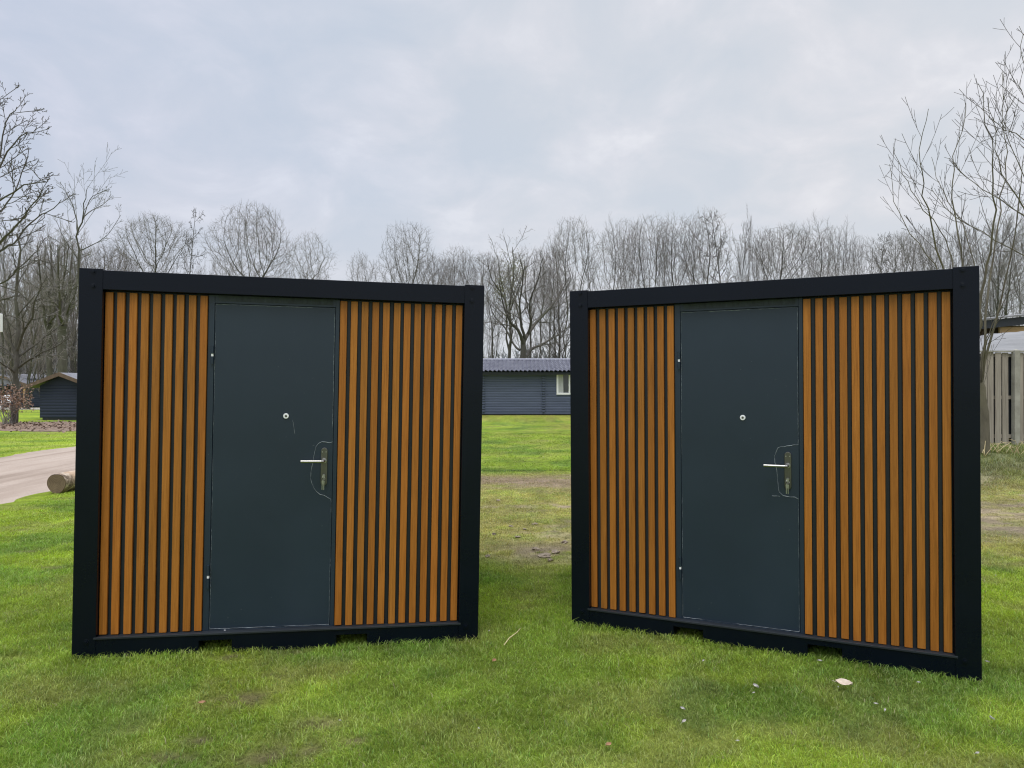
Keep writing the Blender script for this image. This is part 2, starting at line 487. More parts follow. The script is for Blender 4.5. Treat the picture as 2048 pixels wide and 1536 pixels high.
def fast_mesh(me, V, Q=None, T=None, colors=None, smooth=True):
    nq = 0 if Q is None else len(Q); ntr = 0 if T is None else len(T)
    loops = []
    if nq: loops.append(Q.ravel())
    if ntr: loops.append(T.ravel())
    L = np.concatenate(loops).astype(np.int32)
    me.vertices.add(len(V)); me.vertices.foreach_set('co', V.astype(np.float32).ravel())
    me.loops.add(len(L)); me.loops.foreach_set('vertex_index', L)
    st = np.concatenate([np.arange(nq) * 4, nq * 4 + np.arange(ntr) * 3]).astype(np.int32)
    me.polygons.add(nq + ntr); me.polygons.foreach_set('loop_start', st)
    if smooth: me.polygons.foreach_set('use_smooth', np.ones(nq + ntr, dtype=bool))
    if colors is not None:
        ca = me.color_attributes.new('Col', 'FLOAT_COLOR', 'POINT')
        ca.data.foreach_set('color', np.concatenate([colors, np.ones((len(colors), 1))], 1).astype(np.float32).ravel())
    me.update(calc_edges=True)
    me.validate()


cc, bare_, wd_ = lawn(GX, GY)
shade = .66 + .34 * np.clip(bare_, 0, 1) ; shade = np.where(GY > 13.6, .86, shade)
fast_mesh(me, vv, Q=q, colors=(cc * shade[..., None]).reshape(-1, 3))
me.materials.append(M['ground'])
go = bpy.data.objects.new('ground', me); COL.objects.link(go)
tag(go, kind='structure')

# ------------------------------------------------------------------ grass blades (nobody could count them)
POSE = {'L': ((.0011, .0186, .1810), (-2.5376, 4.175, .0306)), 'R': ((.0020, -.0056, -.4298), (.4048, 4.9173, -.0103))}
BW, BH, BD = 2.36, 2.26, 2.30


def inside_box(x, y, m=0.0):
    r = np.zeros(np.shape(x), bool)
    for (rot, loc) in POSE.values():
        c, s = math.cos(rot[2]), math.sin(rot[2])
        dx, dy = x - loc[0], y - loc[1]
        u = c * dx + s * dy; w = -s * dx + c * dy
        r |= (u > -m) & (u < BW + m) & (w > -m) & (w < BD + m)
    return r


def near_box(x, y):
    return inside_box(x, y, .07)


def pockets(x, y):
    r = np.zeros(np.shape(x), bool)
    for (rot, loc) in POSE.values():
        c, s = math.cos(rot[2]), math.sin(rot[2])
        dx, dy = x - loc[0], y - loc[1]
        u = c * dx + s * dy; w = -s * dx + c * dy
        r |= (w > 0) & (w < .22) & (((u > .70) & (u < .865)) | ((u > 1.495) & (u < 1.66)))
    return r


def make_grass(rs, y0, y1, dens, wid, hmin, hmax, half, corridor=False):
    area_max = half * y1 + .5
    n = int(2 * area_max * (y1 - y0) * dens)
    x = (rs.rand(n) * 2 - 1) * area_max; y = y0 + rs.rand(n) * (y1 - y0)
    k = np.abs(x) < half * y + .4
    if corridor:
        px = x / y
        k &= ((px > -.15) & (px < .20)) | (px < -.44) | (px > .52)
    x, y = x[k], y[k]
    k = ~inside_box(x, y) | pockets(x, y)
    k &= ~((x < -6.7 + .12 * np.sin(y * 2.1)) & (x > -11.5 + .15 * np.sin(y * 1.7)))
    x, y = x[k], y[k]
    col, bare, weeds = lawn(x, y)
    k = rs.rand(len(x)) > bare * .88
    clump = fbm(x, y, 14, 2, 21)
    k &= rs.rand(len(x)) < .45 + 1.1 * clump
    x, y, col, bare, weeds, clump = x[k], y[k], col[k], bare[k], weeds[k], clump[k]
    n = len(x)
    z = height(x, y) - .004
    h = (hmin + (hmax - hmin) * rs.rand(n) ** 1.4) * (.62 + .45 * clump + .45 * fbm(x, y, 6, 2, 61)) * (1 + 2.6 * weeds) * (1 - .45 * bare)
    nb = near_box(x, y)
    h = np.where(nb, h * 1.4, h)
    h = np.where(pockets(x, y), np.minimum(h, .05), h)
    tall = rs.rand(n) < .03
    h = np.where(tall, h * 1.45, h)
    a = rs.rand(n) * 2 * np.pi
    # the sward leans in patches
    la = 2 * np.pi * fbm(x, y, 2.3, 2, 31) * 1.6 + (rs.rand(n) - .5) * 5.6
    lean = (.25 + .95 * rs.rand(n)) * h
    dxl, dyl = np.cos(la) * lean, np.sin(la) * lean
    wx, wy = np.cos(a) * wid * (.6 + .7 * rs.rand(n)) * .5, np.sin(a) * wid * .5 * (.6 + .7 * rs.rand(n))
    b = np.stack([x, y, z], -1)
    W = np.stack([wx, wy, np.zeros(n)], -1)
    m1 = b + np.stack([dxl * .32, dyl * .32, h * .62], -1)
    tp = b + np.stack([dxl, dyl, h * (.98 - .25 * rs.rand(n))], -1)
    V = np.stack([b - W, b + W, m1 + W * .8, m1 - W * .8, tp], 1).reshape(-1, 3)
    i0 = np.arange(n) * 5
    Q = np.stack([i0, i0 + 1, i0 + 2, i0 + 3], -1); T = np.stack([i0 + 3, i0 + 2, i0 + 4], -1)
    # each blade its own tone: some yellow, some straw, some dark
    v = (.76 + .70 * rs.rand(n))[:, None]
    c = col * v
    t = rs.rand(n)
    c = np.where((t < .14)[:, None], c * .45 + np.array([.42, .44, .17]) * .55, c)
    c = np.where((t > .90)[:, None], c * np.array([.62, .85, .8]), c)
    c = np.where(((t > .14) & (t < .155))[:, None], np.array([.36, .32, .18]), c)
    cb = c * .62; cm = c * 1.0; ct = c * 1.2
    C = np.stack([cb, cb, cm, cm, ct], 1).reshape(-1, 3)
    return V, Q, T, C


rs = np.random.RandomState(11)
parts_ = [make_grass(rs, 2.5, 5.2, 21000, .0029, .013, .036, 1.12),
          make_grass(rs, 5.2, 7.4, 11000, .0038, .013, .036, 1.12),
          make_grass(rs, 7.4, 14.0, 3000, .0070, .012, .032, 1.05, True),
          make_grass(rs, 14.0, 24.0, 420, .016, .012, .026, .95, True)]
V = []; Q = []; T = []; C = []; off = 0
for a, b, c, d in parts_:
    V.append(a); Q.append(b + off); T.append(c + off); C.append(d); off += len(a)
me = bpy.data.meshes.new('grass')
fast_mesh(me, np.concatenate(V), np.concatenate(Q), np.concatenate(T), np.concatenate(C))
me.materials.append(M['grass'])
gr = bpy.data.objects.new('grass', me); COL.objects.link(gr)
tag(gr, 'short green lawn grass growing around both containers', 'grass', kind='stuff')
print('grass blades', off // 5)

# sandy road on the left, a sheet just above the ground
mb = MB(); rnd = random.Random(3)
ys = [1 + .25 * i for i in range(150)]
for i, y in enumerate(ys):
    l = -11.55 + .10 * math.sin(y * 1.7) + rnd.uniform(-.06, .06); r = -6.72 + .10 * math.sin(y * 2.1) + rnd.uniform(-.07, .07)
    for k in range(9):
        x = l + (r - l) * k / 8
        mb.v.append((x, y, float(height(x, y)) + .014 - (.02 if k in (0, 8) else 0) + .006 * math.sin(k * 1.57))); mb.c.append((1, 1, 1, 1))
for i in range(len(ys) - 1):
    for k in range(8):
        a = i * 9 + k; mb.f.append((a, a + 1, a + 10, a + 9))
o = mb.build('sandy_road', M['road'], smooth=True); tag(o, kind='structure')

# ------------------------------------------------------------------ the two storage containers
IL, IR, IT, IB = .127, .124, 2.141, .117      # frame inner edges
FORK = [(.689, .875), (1.483, 1.669)]
DL, DR, DT, DB = .735, 1.440, 2.088, .126


def bolt(parent, x, z, y=0.0, seg=6, r=.0125):
    b = MB(); b.disc((x, y + .0005, z), (0, -1, 0), r * 1.35, .002, 16); b.disc((x, y - .0015, z), (0, -1, 0), r * .8, .0065, seg)
    return b.build('bolt', M['frame'], parent, bevel=.001)


def make_container(key, label, film_path, scuffs, rnd):
    rot, loc = POSE[key]
    root = empty('storage_container', loc, rot)
    tag(root, label, 'storage container', 'slatted storage containers')
    xr = BW - IR
    # corner posts
    for (x0, x1, y0, y1, front) in ((0, IL, 0, .13, 1), (xr, BW, 0, .13, 1), (0, IL, BD - .13, BD, 0), (xr, BW, BD - .13, BD, 0)):
        p = MB(); p.box(x0, x1, y0, y1, 0.004, BH)
        po = p.build('corner_post', M['frame'], root, bevel=.0018)
        if front:
            bx = .076 if x0 == 0 else BW - .078
            for z in (2.242, 2.158, .099): bolt(po, bx, z)
            f = MB(); f.box(x0 + .012, x1 - .012, .012, .118, -.012, .004); f.build('foot_plate', M['frame'], po)
    # beams
    g = .0005
    tb = MB(); tb.box(IL + g, xr - g, .0012, .09, IT, BH - .0075); tb.build('top_beam', M['frame'], root, bevel=.0018)
    tb = MB(); tb.box(IL + g, xr - g, BD - .09, BD - .003, IT, BH - .0075); tb.build('top_beam', M['frame'], root, bevel=.0018)
    for x0, x1 in ((.003, .09), (BW - .09, BW - .003)):
        tb = MB(); tb.box(x0, x1, .13 + g, BD - .13 - g, IT, BH - .0075); tb.build('top_beam', M['frame'], root, bevel=.0018)
        tb = MB(); tb.box(x0, x1, .13 + g, BD - .13 - g, 0.004, IB); tb.build('bottom_beam', M['frame'], root, bevel=.0018)
    poly = [(IL + g, .004)]
    for a, b in FORK: poly += [(a, .004), (a, .078), (b, .078), (b, .004)]
    poly += [(xr - g, .004), (xr - g, IB), (IL + g, IB)]
    for y0, y1 in ((.0012, .10), (BD - .10, BD - .003)):
        bb = MB(); bb.prism_xz(poly, y0, y1); bb.build('bottom_beam', M['frame'], root, bevel=.002)
    # sill angle the cladding stands on, with its bright top edge
    s = MB(); s.box(IL - .012, xr + .012, -.004, .0025, IB - .006, IB + .006); s.box(IL, xr, .0025, .058, IB + .0005, IB + .004)
    s.build('sill', M['wall'], root, bevel=.0015)
    # floor, roof, side and rear walls
    fl = MB(); fl.box(.1, BW - .1, .105, BD - .105, .082, .112); fl.build('floor', M['wall'], root)
    rf = MB(); rf.box(.095, BW - .095, .095, BD - .095, 2.17, 2.215); rf.build('roof', M['wall'], root)
    for x0 in (.03, BW - .05):
        w = MB(); w.box(x0, x0 + .02, .132, BD - .132, IB + .002, IT - .002)
        k = 0
        y = .16
        while y < BD - .22:                       # trapezoid ribs of the steel side
            w.box(x0 - .012, x0, y, y + .07, IB + .002, IT - .002) if x0 < 1 else w.box(x0 + .02, x0 + .032, y, y + .07, IB + .002, IT - .002)
            y += .14
        w.build('side_wall', M['wall'], root)
    w = MB(); w.box(IL + .002, xr - .002, BD - .05, BD - .03, IB + .002, IT - .002); w.build('rear_wall', M['wall'], root)
    # inner reveal lining so that the recess reads dark
    # cladding
    for (x0, x1, a, n, pitch) in ((IL, .697, .1295, 9, .0655), (1.467, xr, 1.4690, 12, .0653)):
        b = MB(); b.box(x0 + .001, x1 - .001, .062, .085, IB + .004, IT - .001)
        for i in range(n - 1):                   # dark channel strips between slats
            b.box(a + i * pitch + .0445, a + (i + 1) * pitch - .0035, .054, .062, IB + .004, IT - .004)
        bo = b.build('cladding_panel', M['backing'], root)
        sl = MB(); sl.usecol = True
        for i in range(n):
            v = rnd.uniform(.84, 1.12); h = rnd.uniform(-.08, .08)
            sl.col = (v * (1 + h * .3), v * (1 - h * .4), v * (1 - h), 1)
            jx = rnd.uniform(-.0012, .0012)
            zb = IB + .0055 + rnd.uniform(0, .004)
            sl.box(a + i * pitch + jx, a + i * pitch + .041 + jx, .036, .056, zb, IT - .010)
        so = sl.build('slats', M['wood'], bo, bevel=.0025)
    # door casing
    d = MB()
    d.box(.699, .7335, .046, .085, IB + .0045, IT - .001)
    d.box(DR + .002, 1.4655, .046, .085, IB + .0045, IT - .001)
    d.box(.7335, DR + .002, .048, .085, DT + .002, IT - .001)
    d.box(.7335, DR + .002, .046, .085, IB + .0045, DB - .001)
    do = d.build('door_frame', M['door'], root, bevel=.0015)
    pl = MB(); pl.box(.757, 1.425, .0455, .0478, 2.104, 2.136)
    pl.build('lintel_strip', M['scuff'], do)
    # door leaf
    lf = MB(); lf.box(DL, DR, .050, .09, DB, DT)
    lo = lf.build('door', M['door'], root, bevel=.002)
    # protective film with its torn, whitish edge
    fm = MB(); film = []

    def ridge(pts, w, keep=.75):
        P = []
        for (x0, z0), (x1, z1) in zip(pts, pts[1:]):
            L = math.hypot(x1 - x0, z1 - z0); k = max(1, int(L / .014))
            for i in range(k):
                t = i / k; P.append((x0 + (x1 - x0) * t + rnd.uniform(-.0009, .0009), z0 + (z1 - z0) * t + rnd.uniform(-.0009, .0009)))
        P.append(pts[-1])
        rd = []; on = True; left = 0
        for i in range(len(P)):
            if left <= 0: on = rnd.random() < keep; left = rnd.randint(3, 11)
            left -= 1
            rd.append(w * (rnd.uniform(.45, 1.35) if on else .12))
        film.append(([(x, .0494, z) for x, z in P], rd))
    e = .0045
    ridge([(DR - e, DT - e), (DL + e, DT - e)], .0013, .92)
    ridge([(DL + e, DT - e), (DL + e, DB + e)], .0008, .6)
    ridge([(DL + e, DB + e), (DR - e, DB + e)], .0009, .75)
    ridge([(DR - e, DB + e), film_path[-1]], .0008, .7)
    ridge(film_path[::-1], .0014, .95)
    ridge([film_path[0], (DR - e, DT - e)], .0011, .85)
    fm.tube(sum((p for p, _ in film), []), sum((r for _, r in film), []), 4)
    fm.build('torn_film_edge', M['film'], lo)
    for pts in scuffs:
        film.clear(); ridge(pts, .0009, .9); fm = MB(); fm.tube(film[0][0] if len(film) == 1 else sum((p for p, _ in film), []), sum((r for _, r in film), []), 4); fm.build('scratch', M['film'], lo)
    # door furniture
    hx = 1.389 if key == 'L' else 1.377
    zt, zb = (1.223, .990) if key == 'L' else (1.212, .985)
    hp = MB()
    r = .0195; prof = []
    for i in range(13):
        a = math.pi * i / 12; prof.append((hx + r * math.cos(a), zt - r + r * math.sin(a)))
    for i in range(13):
        a = math.pi + math.pi * i / 12; prof.append((hx + r * math.cos(a), zb + r + r * math.sin(a)))
    hp.prism_xz(prof, .040, .0505)
    ho = hp.build('handle_plate', M['steel'], lo, bevel=.0025)
    for dx in (-.011, .011):
        sb = MB(); sb.disc((hx + dx, .0402, zt - .026), (0, -1, 0), .0035, .0015, 10); sb.build('screw', M['bright_steel'], ho)
    lc = MB(); lc.disc((hx, .0402, zb + .062), (0, -1, 0), .0088, .004, 16); lc.box(hx - .005, hx + .005, .0365, .0402, zb + .035, zb + .058)
    lc.build('lock_cylinder', M['bright_steel'], ho, bevel=.001)
    hz = 1.143 if key == 'L' else 1.130
    hd = MB()
    hd.tube([(hx, .042, hz), (hx, .018, hz), (hx, .0, hz), (hx - .004, -.011, hz), (hx - .014, -.0155, hz), (hx - .06, -.016, hz), (hx - .134, -.016, hz)],
            [.0085, .0085, .0085, .0085, .0085, .0085, .0085], 14)
    hd.disc((hx, .0405, hz), (0, -1, 0), .0155, .006, 20)
    hd.build('door_handle', M['bright_steel'], lo, smooth=False, bevel=.001)
    px = 1.157 if key == 'L' else 1.116
    pp = MB(); pp.disc((px, .0505, 1.4155), (0, -1, 0), .0165, .006, 24); po = pp.build('peephole', M['white'], lo, bevel=.0015)
    pp = MB(); pp.disc((px, .0446, 1.4155), (0, -1, 0), .007, .0014, 16); pp.build('peephole_lens', M['steel'], po)
    for z0, z1 in ((1.722, 1.832), (.378, .515)):
        h = MB(); h.tube([(.7265, .040, z0), (.7265, .040, (z0 + z1) / 2 - .008)], [.008, .008], 10); h.tube([(.7265, .040, (z0 + z1) / 2 + .008), (.7265, .040, z1)], [.008, .008], 10)
        hh = h.build('hinge', M['door'], lo, smooth=False)
        h = MB(); h.tube([(.7265, .040, (z0 + z1) / 2 - .0078), (.7265, .040, (z0 + z1) / 2 + .0078)], [.0068, .0068], 10); h.build('hinge_washer', M['white'], hh)
    if key == 'L':
        sb = MB(); sb.disc((.827, .046, .1185), (0, -1, 0), .0055, .004, 12); sb.build('screw', M['white'], do)
    # rivets in the dark reveal
    for x, z in ((IL + .006, 1.30), (xr - .006, 1.30), (IL + .006, .145), (xr - .006, .145)):
        sb = MB(); sb.disc((x, .0615, z), (0, -1, 0), .0035, .003, 8); sb.build('rivet', M['steel'], root)
    # keys hanging in the lock: a thing of its own
    mat = Matrix.LocRotScale(Vector(loc), __import__('mathutils').Euler(rot), None)
    ko = empty('key_bunch', mat @ Vector((hx, .030, zb + .062)), rot)
    tag(ko, 'small bunch of keys hanging from the lock of the %s container door' % ('left' if key == 'L' else 'right'), 'keys', 'keys in the door locks')
    k = MB(); k.box(-.0012, .0012, -.012, .006, -.003, .003); k.prism_xz([(.008 * math.cos(i * math.pi / 6), .009 * math.sin(i * math.pi / 6)) for i in range(12)], -.026, -.0235)
    k.build('key', M['bright_steel'], ko)
    k = MB(); k.tube([(.010 * math.sin(i * math.pi / 8), -.0245 + .004 * math.cos(i * .7), -.014 + .010 * math.cos(i * math.pi / 8)) for i in range(17)], [.0012] * 17, 5)
    k.build('key_ring', M['bright_steel'], ko)
    for i, (dx, dz, tl) in enumerate(((.002, -.026, .07), (-.004, -.024, -.12))):
        k = MB(); k.prism_xz([(dx - .004, dz - .022), (dx + .004, dz - .026), (dx + .006, dz - .006), (dx + .003, dz), (dx - .004, dz - .001), (dx - .006, dz - .008)], -.028 - .003 * i, -.0265 - .003 * i)
        k.box(dx - .0025 + tl * .02, dx + .0025 + tl * .02, -.0278 - .003 * i, -.0267 - .003 * i, dz - .058, dz - .020)
        k.build('key', M['bright_steel'], ko)
    return root


filmL = [(DR - .0045, 1.258), (1.420, 1.2525), (1.393, 1.257), (1.371, 1.258), (1.352, 1.247), (1.338, 1.228), (1.331, 1.195), (1.326, 1.163), (1.317, 1.11), (1.311, 1.075), (1.310, 1.031), (1.318, 1.0), (1.330, .972), (1.346, .952), (1.368, .934), (1.392, .929), (1.412, .916), (1.433, .903), (DR - .0045, .884)]
filmR = [(DR - .0045, 1.256), (1.41, 1.255), (1.395, 1.249), (1.372, 1.248), (1.356, 1.243), (1.338, 1.242), (1.322, 1.235), (1.316, 1.222), (1.311, 1.209), (1.305, 1.195), (1.301, 1.184), (1.303, 1.146), (1.311, 1.108), (1.316, 1.064), (1.321, .994), (1.327, .966), (1.349, .944), (1.387, .939), (1.413, .941), (DR - .0045, .930)]
boxL = make_container('L', 'black framed container with timber slats, beside the sandy road and cut log', filmL, [[(1.196, 1.392), (1.206, 1.345), (1.211, 1.305)]], random.Random(5))
boxR = make_container('R', 'black framed container with timber slats, beside the grey plank fence', filmR, [[(1.285, .941), (1.33, .940)]], random.Random(8))


# ------------------------------------------------------------------ trees
class Tree:
    def __init__(s, seed):
        s.rnd = random.Random(seed); s.tr = MB(); s.cr = MB(); s.top = 0

    def stem(s, pts, rads, n, crown):
        (s.cr if crown else s.tr).tube(pts, rads, n, cap=False)
        s.top = max(s.top, pts[-1].z)

    def path(s, p, d, L, r0, trop, wig, nseg, tipr):
        rnd = s.rnd; st = L / nseg
        pts = [p.copy()]; d = d.copy()
        for i in range(nseg):
            d = d + Vector((rnd.gauss(0, wig), rnd.gauss(0, wig), rnd.gauss(0, wig * .7) + trop))
            d.normalize()
            p = p + d * st; pts.append(p.copy())
        rads = [max(tipr, r0 + (tipr - r0) * (i / nseg) ** .85) for i in range(nseg + 1)]
        return pts, rads

    def kids(s, pts, rads, L, lv, P):
        if lv >= len(P): return
        q = P[lv]; rnd = s.rnd
        n = q['n']; n = max(1, int(round(n * rnd.uniform(.8, 1.2))))
        az = rnd.uniform(0, 6.28)
        m = len(pts) - 1
        for i in range(n):
            t = q['t'][0] + (q['t'][1] - q['t'][0]) * ((i + rnd.uniform(.1, .9)) / n)
            f = t * m; k = min(int(f), m - 1); f -= k
            p = pts[k].lerp(pts[k + 1], f); r = rads[k] + (rads[k + 1] - rads[k]) * f
            d = (pts[k + 1] - pts[k]).normalized()
            az += 2.4 + rnd.uniform(-.5, .5)
            side = d.orthogonal().normalized(); side.rotate(Matrix.Rotation(az, 3, d).to_quaternion())
            if q.get('up') and side.z < -.2 and rnd.random() < q['up']: side.z = abs(side.z) * .6; side.normalize()
            a = R(max(5, rnd.gauss(q['a'], q.get('as', 8))))
            nd = d * math.cos(a) + side * math.sin(a)
            l = (q['len'] if 'len' in q else L * q['k']) * (1 - q.get('tk', .55) * t) * rnd.uniform(.7, 1.25)
            if l < .08: continue
            tip = q.get('tip', .008)
            rr = max(tip, r * q.get('r', .55))
            ns = q.get('seg', 4)
            pp, rd = s.path(p, nd, l, rr, q.get('trop', .05), q.get('wig', .08), ns, tip)
            s.stem(pp, rd, q.get('sides', 3), q.get('crown', True))
            s.kids(pp, rd, l, lv + 1, P)

    def grow(s, base, d, L, r0, P, trop=.02, wig=.03, nseg=9, tipr=.02):
        pts, rads = s.path(Vector(base), Vector(d).normalized(), L, r0, trop, wig, nseg, tipr)
        rads[0] *= 1.35
        s.stem(pts, rads, 9, False)
        s.kids(pts, rads, L, 0, P)

    def limb(s, pts, r0, r1, P, n=7, crown=False, sub=3, pw=.8):
        """a limb through given points (smoothed), then its children"""
        pts = [Vector(p) for p in pts]; rnd = s.rnd
        out = []
        m = len(pts)
        for i in range(m - 1):
            p0 = pts[max(i - 1, 0)]; p1 = pts[i]; p2 = pts[i + 1]; p3 = pts[min(i + 2, m - 1)]
            for k in range(sub):
                t = k / sub
                out.append(.5 * ((2 * p1) + (p2 - p0) * t + (2 * p0 - 5 * p1 + 4 * p2 - p3) * t * t + (3 * p1 - p0 - 3 * p2 + p3) * t ** 3))
        out.append(pts[-1])
        L = sum((a - b).length for a, b in zip(out, out[1:]))
        j = L * .004
        out = [out[0]] + [p + Vector((rnd.gauss(0, j), rnd.gauss(0, j), rnd.gauss(0, j))) for p in out[1:]]
        rads = [r0 + (r1 - r0) * (i / (len(out) - 1)) ** pw for i in range(len(out))]
        s.stem(out, rads, n, crown)
        if P: s.kids(out, rads, L, 0, P)

    def build(s, base, bark, twig, name='bare_tree'):
        """Empty at the base, trunk with its limbs, crown of twigs; built in world or local space around base"""
        root = empty(name, base)
        b = Vector(base)
        for mbx in (s.tr, s.cr):
            mbx.v = [(x - b.x, y - b.y, z - b.z) for x, y, z in mbx.v]
        s.tr.build('trunk', bark, root, smooth=True)
        if s.cr.v: s.cr.build('crown', twig, root, smooth=True)
        return root


UP = dict(crown=True)
def lv(n, t, a, k=None, ln=None, **kw):
    d = dict(n=n, t=t, a=a, **kw)
    if k is not None: d['k'] = k
    if ln is not None: d['len'] = ln
    return d


PROTO = {}
def proto(name, seed, fn, bark='bark', twig='twig'):
    t = Tree(seed); fn(t)
    o = t.build((0, 0, 0), M[bark], M[twig])
    A = np.array(t.cr.v); zt = float(np.percentile(A[:, 2], 99.3)); up = A[A[:, 2] > zt * .66]
    PROTO[name] = (o, zt, float(np.percentile(np.hypot(up[:, 0], up[:, 1]), 94)))


def colonize(t, z0, z1, RR, prof, n, fork, step=.2, infl=1.5, kill=.27, inertia=.55, up=.10, tips=.006, twigs=2, tw=(.22, .52), seed=1, lean=0.0, trunks=1, wob=.12):
    """crown grown into a volume of attraction points: limbs fork towards free space, so the outline is a rounded dome"""
    rs = np.random.RandomState(seed)
    A = []
    while len(A) < n:
        u = rs.rand(); x, y = rs.rand(2) * 2 - 1
        rr = prof(u)
        lump = .74 + .26 * math.sin(3 * math.atan2(y, x) + seed) * math.cos(7 * u + seed)
        q = math.hypot(x, y)
        if q < rr * lump and (q > .3 * rr * rs.rand() or u > .6): A.append((x * RR + lean * u, y * RR, z0 + (z1 - z0) * u))
    A = np.array(A)
    P = []; par = []; D = []
    for k in range(trunks):
        a = 6.28 * k / trunks + seed
        ox, oy = (0, 0) if trunks == 1 else (math.cos(a) * .35, math.sin(a) * .35)
        m = int(fork / step); last = -1; x, y = ox, oy
        for i in range(m + 1):
            x += rs.randn() * .012 + ox * .035; y += rs.randn() * .012 + oy * .035
            P.append((x, y, i * step)); par.append(last); D.append((0, 0, 1)); last = len(P) - 1
    P = np.array(P); D = np.array(D, float); par = list(par)
    nd = np.full(len(A), 1e9); ni = np.zeros(len(A), int)
    def upd(lo):
        nonlocal nd, ni
        Q = P[lo:]
        d = np.sqrt(((A[:, None] - Q[None]) ** 2).sum(-1)); j = d.argmin(1); dm = d[np.arange(len(A)), j]
        k = dm < nd; nd = np.where(k, dm, nd); ni = np.where(k, j + lo, ni)
    upd(0)
    kids = np.zeros(60000, int)
    for it in range(220):
        if not len(A): break
        act = nd < max(infl, nd.min() + .05)
        S = np.zeros((len(P), 3)); v = A[act] - P[ni[act]]; v /= np.linalg.norm(v, axis=1)[:, None] + 1e-9
        np.add.at(S, ni[act], v)
        ids = np.unique(ni[act]); ids = ids[kids[ids] < 3]
        if not len(ids): break
        g = S[ids]; g /= np.linalg.norm(g, axis=1)[:, None] + 1e-9
        g = g + inertia * D[ids] + np.array([0, 0, up]) + wob * rs.randn(len(ids), 3); g /= np.linalg.norm(g, axis=1)[:, None]
        new = P[ids] + g * step
        lo = len(P)
        P = np.concatenate([P, new]); D = np.concatenate([D, g]); par += list(ids); kids[ids] += 1
        upd(lo)
        keep = nd > kill
        A, nd, ni = A[keep], nd[keep], ni[keep]
        if len(P) > 9000: break
    N_ = len(P); ch = [[] for _ in range(N_)]
    for i, p in enumerate(par):
        if p >= 0: ch[p].append(i)
    rad = np.zeros(N_)
    for i in range(N_ - 1, -1, -1):
        rad[i] = tips if not ch[i] else sum(rad[c] ** 2.35 for c in ch[i]) ** (1 / 2.35)
    V3 = [Vector(p) for p in P]
    starts = [(i, -1) for i in range(N_) if par[i] < 0]
    while starts:
        i, p = starts.pop()
        pts = [V3[p]] if p >= 0 else []; rd = [min(rad[i] * 1.05, rad[p])] if p >= 0 else []
        while True:
            pts.append(V3[i]); rd.append(rad[i])
            if not ch[i]: break
            c = sorted(ch[i], key=lambda k: -rad[k])
            for o in c[1:]: starts.append((o, i))
            i = c[0]
        if p < 0:
            for k in range(min(4, len(rd))): rd[k] *= 1.3 - .08 * k
        if len(pts) > 1:
            m = max(rd)
            t.stem(pts, rd, 8 if m > .1 else 5 if m > .04 else 4 if m > .015 else 3, m < .022)
    for i in range(N_):
        if rad[i] < .020 and par[i] >= 0:
            for k in range(twigs if ch[i] else twigs + 1):
                d = Vector(D[i]) + Vector(rs.randn(3)) * .55 + Vector((0, 0, .25)); d.normalize()
                l = rs.uniform(*tw); p = V3[i]; m = p + d * l * .5; e = m + (d + Vector((0, 0, .25)) + Vector(rs.randn(3)) * .2).normalized() * l * .5
                t.stem([p, m, e], [tips * .8, tips * .65, tips * .45], 3, True)


DOME = lambda u: max(0.02, math.sin(math.pi * (.08 + .92 * u) ** 1.15)) ** .55 if u < .55 else math.sqrt(max(0, 1 - ((u - .52) / .48) ** 2))
FAN = lambda u: .12 + .88 * min(1, u / .62) if u < .62 else math.sqrt(max(0, 1 - ((u - .62) / .38) ** 2.4))
EGG = lambda u: (.30 + .70 * math.sin(math.pi * .5 * min(1, u / .42))) if u < .42 else max(0, 1 - ((u - .42) / .58) ** 1.7)


def p_upright(L, n1, a, k1, dens=1.0, wig=.03, trop=.05):
    def fn(t):
        t.grow((0, 0, 0), (t.rnd.uniform(-.04, .04), 0, 1), L, .15, [
            lv(n1, (.14, .93), a, ln=L * k1, tk=.70, r=.5, trop=trop, wig=.035 + wig * .5, seg=7, sides=4, crown=False, tip=.011),
            lv(int(9 * dens), (.12, .94), 27, k=.48, tk=.45, r=.6, trop=.06, wig=.055, seg=4, tip=.0095),
            lv(int(5 * dens), (.12, .95), 29, k=.46, tk=.4, r=.7, trop=.05, wig=.05, seg=3, tip=.006),
            lv(3, (.15, .95), 28, k=.5, tk=.3, r=.8, trop=.04, wig=.06, seg=2, tip=.005)], wig=wig, nseg=12, tipr=.018)
    return fn


def p_alder(t):
    t.grow((0, 0, 0), (0, 0, 1), 13.5, .16, [
        lv(30, (.2, .99), 68, ln=3.4, tk=.72, r=.5, trop=.03, wig=.13, seg=6, sides=4, crown=False, tip=.012, **{'as': 14}),
        lv(8, (.15, .98), 45, k=.42, tk=.4, r=.6, trop=.0, wig=.16, seg=4, tip=.011),
        lv(5, (.15, .98), 45, k=.45, tk=.3, r=.7, trop=-.02, wig=.16, seg=3, tip=.011),
        lv(3, (.3, 1), 40, k=.35, tk=.2, r=1.1, wig=.16, seg=2, tip=.013)], wig=.035, nseg=16, tipr=.02)


def p_thicket(t):
    for i in range(6):
        a = i * 1.05 + t.rnd.uniform(-.3, .3)
        t.grow((math.cos(a) * .5, math.sin(a) * .5, 0), (math.cos(a) * .28, math.sin(a) * .28, 1), t.rnd.uniform(6, 9.5), .08, [
            lv(10, (.1, .97), 36, ln=3.4, tk=.5, r=.55, trop=.05, wig=.09, seg=5, sides=4, crown=False, tip=.011),
            lv(8, (.12, .97), 36, k=.45, tk=.4, r=.6, trop=.03, wig=.10, seg=3, tip=.007),
            lv(5, (.1, .97), 38, k=.5, tk=.3, r=.7, trop=.02, wig=.10, seg=2, tip=.006)], wig=.06, nseg=8, tipr=.016)


